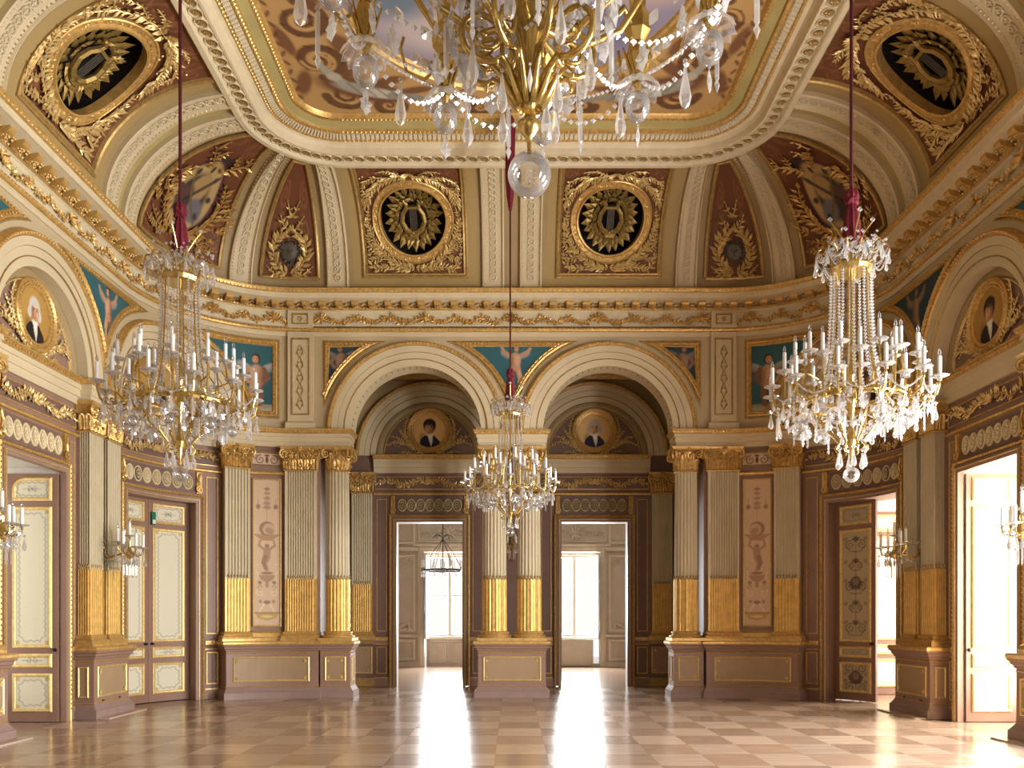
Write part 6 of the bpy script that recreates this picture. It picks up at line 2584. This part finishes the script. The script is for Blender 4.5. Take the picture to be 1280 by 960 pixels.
def great_chandelier():
    x0, y0 = .10, 4.95
    t = thing('great_chandelier', 'huge gilt chandelier with glass globes filling the top of the picture', 'chandelier', (x0, y0, 5.2))
    O = lambda r, a, z: (x0 + r * math.cos(a), y0 + r * math.sin(a), z)
    rnd = random.Random(3)
    mb = MB()
    mb.lathe([(.010, 4.33), (.016, 4.42), (.035, 4.44), (.055, 4.47), (.07, 4.505), (.04, 4.53), (.025, 4.56), (.035, 4.60), (.085, 4.64), (.115, 4.69), (.10, 4.73), (.06, 4.77), (.05, 4.90), (.07, 5.0), (.10, 5.1), (.08, 5.25), (.05, 5.35), (.07, 5.6), (.11, 5.8), (.08, 6.0), (.06, 6.3), (.05, 7.2)], (x0, y0, 0), 24, ribs=.03)
    mb.build('stem', 'brass', t, smooth=True)
    mb = MB()
    mb.tube([(x0, y0, 7.1), (x0, y0, 10.42)], .03, 6)
    mb.build('cord', 'cord', t)
    for k in range(8):
        a = 2 * PI * (k + .35) / 8
        mb = MB()
        pts = [O(.27 + q[0], a, 4.97 + q[1]) for q in spiral(0, 0, .16, .03, -2.2, 1.6, 26)]
        mb.tube([O(.06, a, 4.70), O(.12, a, 4.78)] + pts, .017, 6, 0, lambda k_: 1.25 - .6 * k_)
        mb.tube([O(.38, a, 5.10), O(.30, a, 5.32), O(.16, a, 5.45), O(.20, a, 5.62), O(.30, a, 5.58)], .016, 5)
        mb.bead(O(.27, a, 4.97), .035)
        mb.build('scroll_bracket', 'brass', t, smooth=True)
    for k in range(12):
        a = 2 * PI * (k + .5) / 12
        mb = MB()
        mb.tube([O(.06, a, 4.60), O(.11, a, 4.66), O(.16, a, 4.75), O(.22, a, 4.80), O(.26, a, 4.77), O(.255, a, 4.73)], .022, 5, 0, lambda q_: 1.1 - .8 * q_)
        mb.build('acanthus_leaf', 'brass', t, smooth=True)
    inst('glass_ball', P_BALLB, t, T(x0, y0, 4.21))
    R = 1.12
    for k in range(10):
        a = PI / 2 - math.radians(6 + 36 * k)
        mb = MB()
        mb.tube([O(.12, a, 5.05), O(.30, a, 4.98), O(.55, a, 5.12), O(.75, a, 5.45), O(.95, a, 5.68), O(1.08, a, 5.60), O(R, a, 5.50)], .021, 6)
        mb.tube([O(.72 + q[0], a, 5.72 + q[1]) for q in spiral(0, 0, .17, .03, -1.2, 1.5, 22)], .014, 5)
        for sg in (-1, 1):
            mb.tube([O(R, a, 5.50), O(R + .10, a + sg * .10, 5.38), O(R + .18, a + sg * .17, 5.44), O(R + .20, a + sg * .20, 5.60), O(R + .16, a + sg * .2, 5.66)], .012, 5)
        arm = mb.build('arm', 'brass', t, smooth=True)
        mb = MB()
        mb.lathe([(.012, 5.20), (.03, 5.25), (.022, 5.29), (.045, 5.34), (.075, 5.44), (.06, 5.50), (.045, 5.53), (.085, 5.60), (.09, 5.68), (.05, 5.76), (.06, 5.86), (.10, 5.98), (.07, 6.05), (.03, 6.1)], O(R, a, 0), 14, ribs=.06)
        for q in range(8):
            b = 2 * PI * q / 8
            px, py, pz = O(R, a, 5.30)
            mb.tube([(px + .02 * math.cos(b), py + .02 * math.sin(b), 5.26), (px + .06 * math.cos(b), py + .06 * math.sin(b), 5.38), (px + .10 * math.cos(b), py + .10 * math.sin(b), 5.50)], .014, 4, 0, lambda q_: 1.2 - .8 * q_)
        mb.build('vase', 'brass', arm)
        inst('petal_cup', PETAL, arm, T(*O(R, a, 5.21), a, 1.15))
        inst('glass_ball', P_BALLM, arm, T(*O(R, a, 5.10), a) @ Matrix.Diagonal((.95, .95, 1.15, 1)))
        inst('candle', CANDLE, arm, T(*O(R, a, 6.12), 0, 1.3))
        inst('plaque', P_PLQL, t, T(*O(R, a, 4.97), rnd.uniform(0, 3), .75))
        for sg in (-1, 1):
            b = a + sg * .18
            inst('teardrop' if k % 2 else 'spear', P_PEARL if k % 2 else P_SPEARL, t, T(*O(R + .2, a + sg * .2, 5.36), b))
            inst('plaque', P_PLQL, t, T(*O(R - .12, a + sg * .12, 5.42), b + PI / 2))
            inst('crystal_rosette', P_ROS, t, T(*O(R + .05, a + sg * .1, 5.45), b + PI / 2, 1.6))
            inst('crystal_rosette', P_ROS, t, T(*O(R + .12, a + sg * .13, 5.52), b + PI / 2, 1.4))
            inst('crystal_rosette', P_ROS, t, T(*O(R - .1, a + sg * .2, 5.55), b + PI / 2, 1.5))
    mb = MB()
    for k in range(10):
        a = PI / 2 - math.radians(6 + 36 * k)
        b = a - math.radians(36)
        strand(mb, sag(O(R, a, 5.30), O(R, b, 5.30), .22, 16), .021, .021, 2.7)
        strand(mb, sag(O(R, a, 5.36), O(.40, a - .3, 5.05), .16, 14), .020, .020, 2.7)
        strand(mb, sag(O(R + .2, a + .2, 5.45), O(R + .2, b - .2 + math.radians(36) * 0, 5.45), .14, 12), .016, .016, 2.1)
        strand(mb, sag(O(.40, a, 5.30), O(.30, b, 4.85), .10, 10), .016, .016, 2.0)
    mb.build('bead_swag', 'crystal', t, kind='stuff')
    # clusters and long drops round the body
    for k in range(16):
        a = 2 * PI * (k + .2) / 16
        if k % 2:
            inst('teardrop', P_PEARL, t, T(*O(.36, a, 4.88 + .12 * (k % 3)), a, .85))
        else:
            inst('spear', P_SPEARL, t, T(*O(.48, a, 5.06), a, .9))
        inst('plaque', P_PLQL, t, T(*O(.46, a + .15, 5.12), a + PI / 2 + rnd.uniform(-.6, .6)))
        inst('plaque', P_PLQL, t, T(*O(.32, a + .1, 5.32), a + PI / 2 + rnd.uniform(-.6, .6), 1.2))
        for q in range(3):
            inst('crystal_rosette', P_ROS, t, T(*O(rnd.uniform(.34, .62), a + rnd.uniform(-.2, .2), rnd.uniform(4.98, 5.5)), a + PI / 2, rnd.uniform(1.2, 1.9)))
    for k in range(8):
        a = 2 * PI * k / 8
        inst('teardrop' if k % 2 else 'plaque', P_PEARL if k % 2 else P_PLQL, t, T(*O(.22, a, 4.70), a, .75))
        inst('petal_cup', PETAL, t, T(*O(.30, a, 5.42), a, 1.1))


great_chandelier()


def sconce(M4, label, n=6):
    """Wall light: x along the wall, y out of it."""
    def f(P):
        A = np.array(M4)
        return P @ A[:3, :3].T + A[:3, 3]
    t = thing('wall_sconce', label, 'wall light', tuple(M4.translation))
    mb = MB()
    mb.tube([(0, .03, .20), (.02, .05, .12), (-.02, .05, .04), (.0, .05, -.06), (.03, .04, -.16), (0, .03, -.32)], .022, 6, 0, lambda k: 1.2 - .7 * k)
    for q in range(8):
        mb.leaf(0, 0, 2 * PI * q / 8, .12, .06, .05, .4)
        mb.leaf(0, .18, PI * q / 7, .08, .04, .04, .4)
    for sg in (-1, 1):
        mb.tube([(sg * .04 + .05 * q[0], .05, -.08 + .05 * q[1]) for q in spiral(0, 0, 1, .2, 0, 1.3, 14)], .010, 4)
    mb.bead((0, .05, -.33), .03, 0, 1.6)
    mb.build('backplate', 'brass', t, f)
    mb = MB()
    mb.tube([(0, .05, -.02), (0, .15, -.08), (0, .28, -.04), (0, .40, .0)], .014, 6)
    mb.lathe([(.0, -.10), (.03, -.08), (.05, -.03), (.03, 0), (.015, .05), (.02, .12)], (0, .40, 0), 10)
    mb.build('bracket', 'brass', t, f)
    spots = [(-.17, .40, .05), (.17, .40, .05), (-.10, .52, .03), (.10, .52, .03), (-.08, .30, .09), (.09, .30, .09), (0, .40, .17)]
    for (x, y, z) in spots[:n + 1]:
        mb = MB()
        mb.tube([(0, .40, -.02), (x * .5, .40 + (y - .40) * .5, -.06), (x, y, z - .06), (x, y, z)], .009, 5)
        arm = mb.build('arm', 'brass', t, f)
        for nm, me in (('drip_pan', PAN), ('candle', CANDLE), ('bulb', BULB)):
            inst(nm, me, arm, M4 @ Matrix.Translation((x, y, z)) @ Matrix.Scale(.85, 4))
        inst('teardrop', P_PEAR, t, M4 @ Matrix.Translation((x * 1.1, .40 + (y - .40) * 1.15, z - .10)) @ Matrix.Scale(.8, 4))
        inst('crystal_rosette', P_ROS, t, M4 @ Matrix.Translation((x * .7, y, z - .06)))
        inst('plaque', P_PLQ, t, M4 @ Matrix.Translation((x * .6, .40 + (y - .40) * .7, -.08)) @ Matrix.Scale(.9, 4))
        inst('spear', P_SPEAR, t, M4 @ Matrix.Translation((x * .45, .40 + (y - .40) * .5, -.16)) @ Matrix.Scale(.8, 4))
    mb = MB()
    for sg in (-1, 1):
        strand(mb, sag((0, .06, .15), (sg * .12, .36, .10), .06), .010, .010, 2)
        strand(mb, sag((0, .06, -.05), (sg * .10, .36, -.04), .08), .010, .010, 2)
        strand(mb, sag((sg * .17, .40, .05), (0, .52, -.02), .07), .010, .010, 2)
    mb.build('bead_swag', 'crystal', t, f, kind='stuff')


for s in (-1, 1):
    for k in range(2):
        sconce(frame_at(WM[s], 9.13 + k * PITCH, -.12, 2.78, s > 0) @ Matrix.Scale(1.42, 4),
               'crystal wall light with white candles on the %s pillar %s' % (SIDE_WORD[s], ('beside the curved doorway', 'at the picture edge')[k]))
sconce(frame_at(FB, 0.0, .0, 3.35, True), 'small crystal wall light half hidden between the pair of central columns', 4)

# chandelier of the far room
t = thing('ring_chandelier', 'grey silhouette of a ring chandelier in front of the left far window', 'chandelier', (-1.98, 24.5, 3.0))
cx, cy, cz = -1.98, 24.5, 3.0
mb = MB()
mb.tube([(cx, cy, cz - .1), (cx, cy, 5.5)], .018, 6)
for q, w in ((4.75, .13), (3.95, .17)):
    for k in range(8):
        a = 2 * PI * k / 8
        mb.tube([(cx, cy, q), (cx + w * math.cos(a), cy + w * math.sin(a), q + .08), (cx + 1.7 * w * math.cos(a), cy + 1.7 * w * math.sin(a), q - .02)], .012, 4)
mb.build('stem', 'bronze', t)
mb = MB()
mb.lathe([(.55, -.03), (.58, -.03), (.58, .03), (.55, .03), (.55, -.03)], (cx, cy, cz), 28)
for k in range(6):
    a = 2 * PI * k / 6
    mb.tube([(cx, cy, cz + .9), (cx + .3 * math.cos(a), cy + .3 * math.sin(a), cz + .5), (cx + .56 * math.cos(a), cy + .56 * math.sin(a), cz)], .010, 4)
mb.build('hoop', 'bronze', t)
for k in range(12):
    a = 2 * PI * k / 12
    p = (cx + .60 * math.cos(a), cy + .60 * math.sin(a), cz + .08)
    mb = MB()
    mb.tube([(cx + .56 * math.cos(a), cy + .56 * math.sin(a), cz), (cx + .62 * math.cos(a), cy + .62 * math.sin(a), cz - .03), p], .012, 4)
    arm = mb.build('arm', 'bronze', t)
    inst('candle', CANDLE, arm, T(*p))
    inst('teardrop', P_PEAR, t, T(cx + .6 * math.cos(a + .2), cy + .6 * math.sin(a + .2), cz - .05))
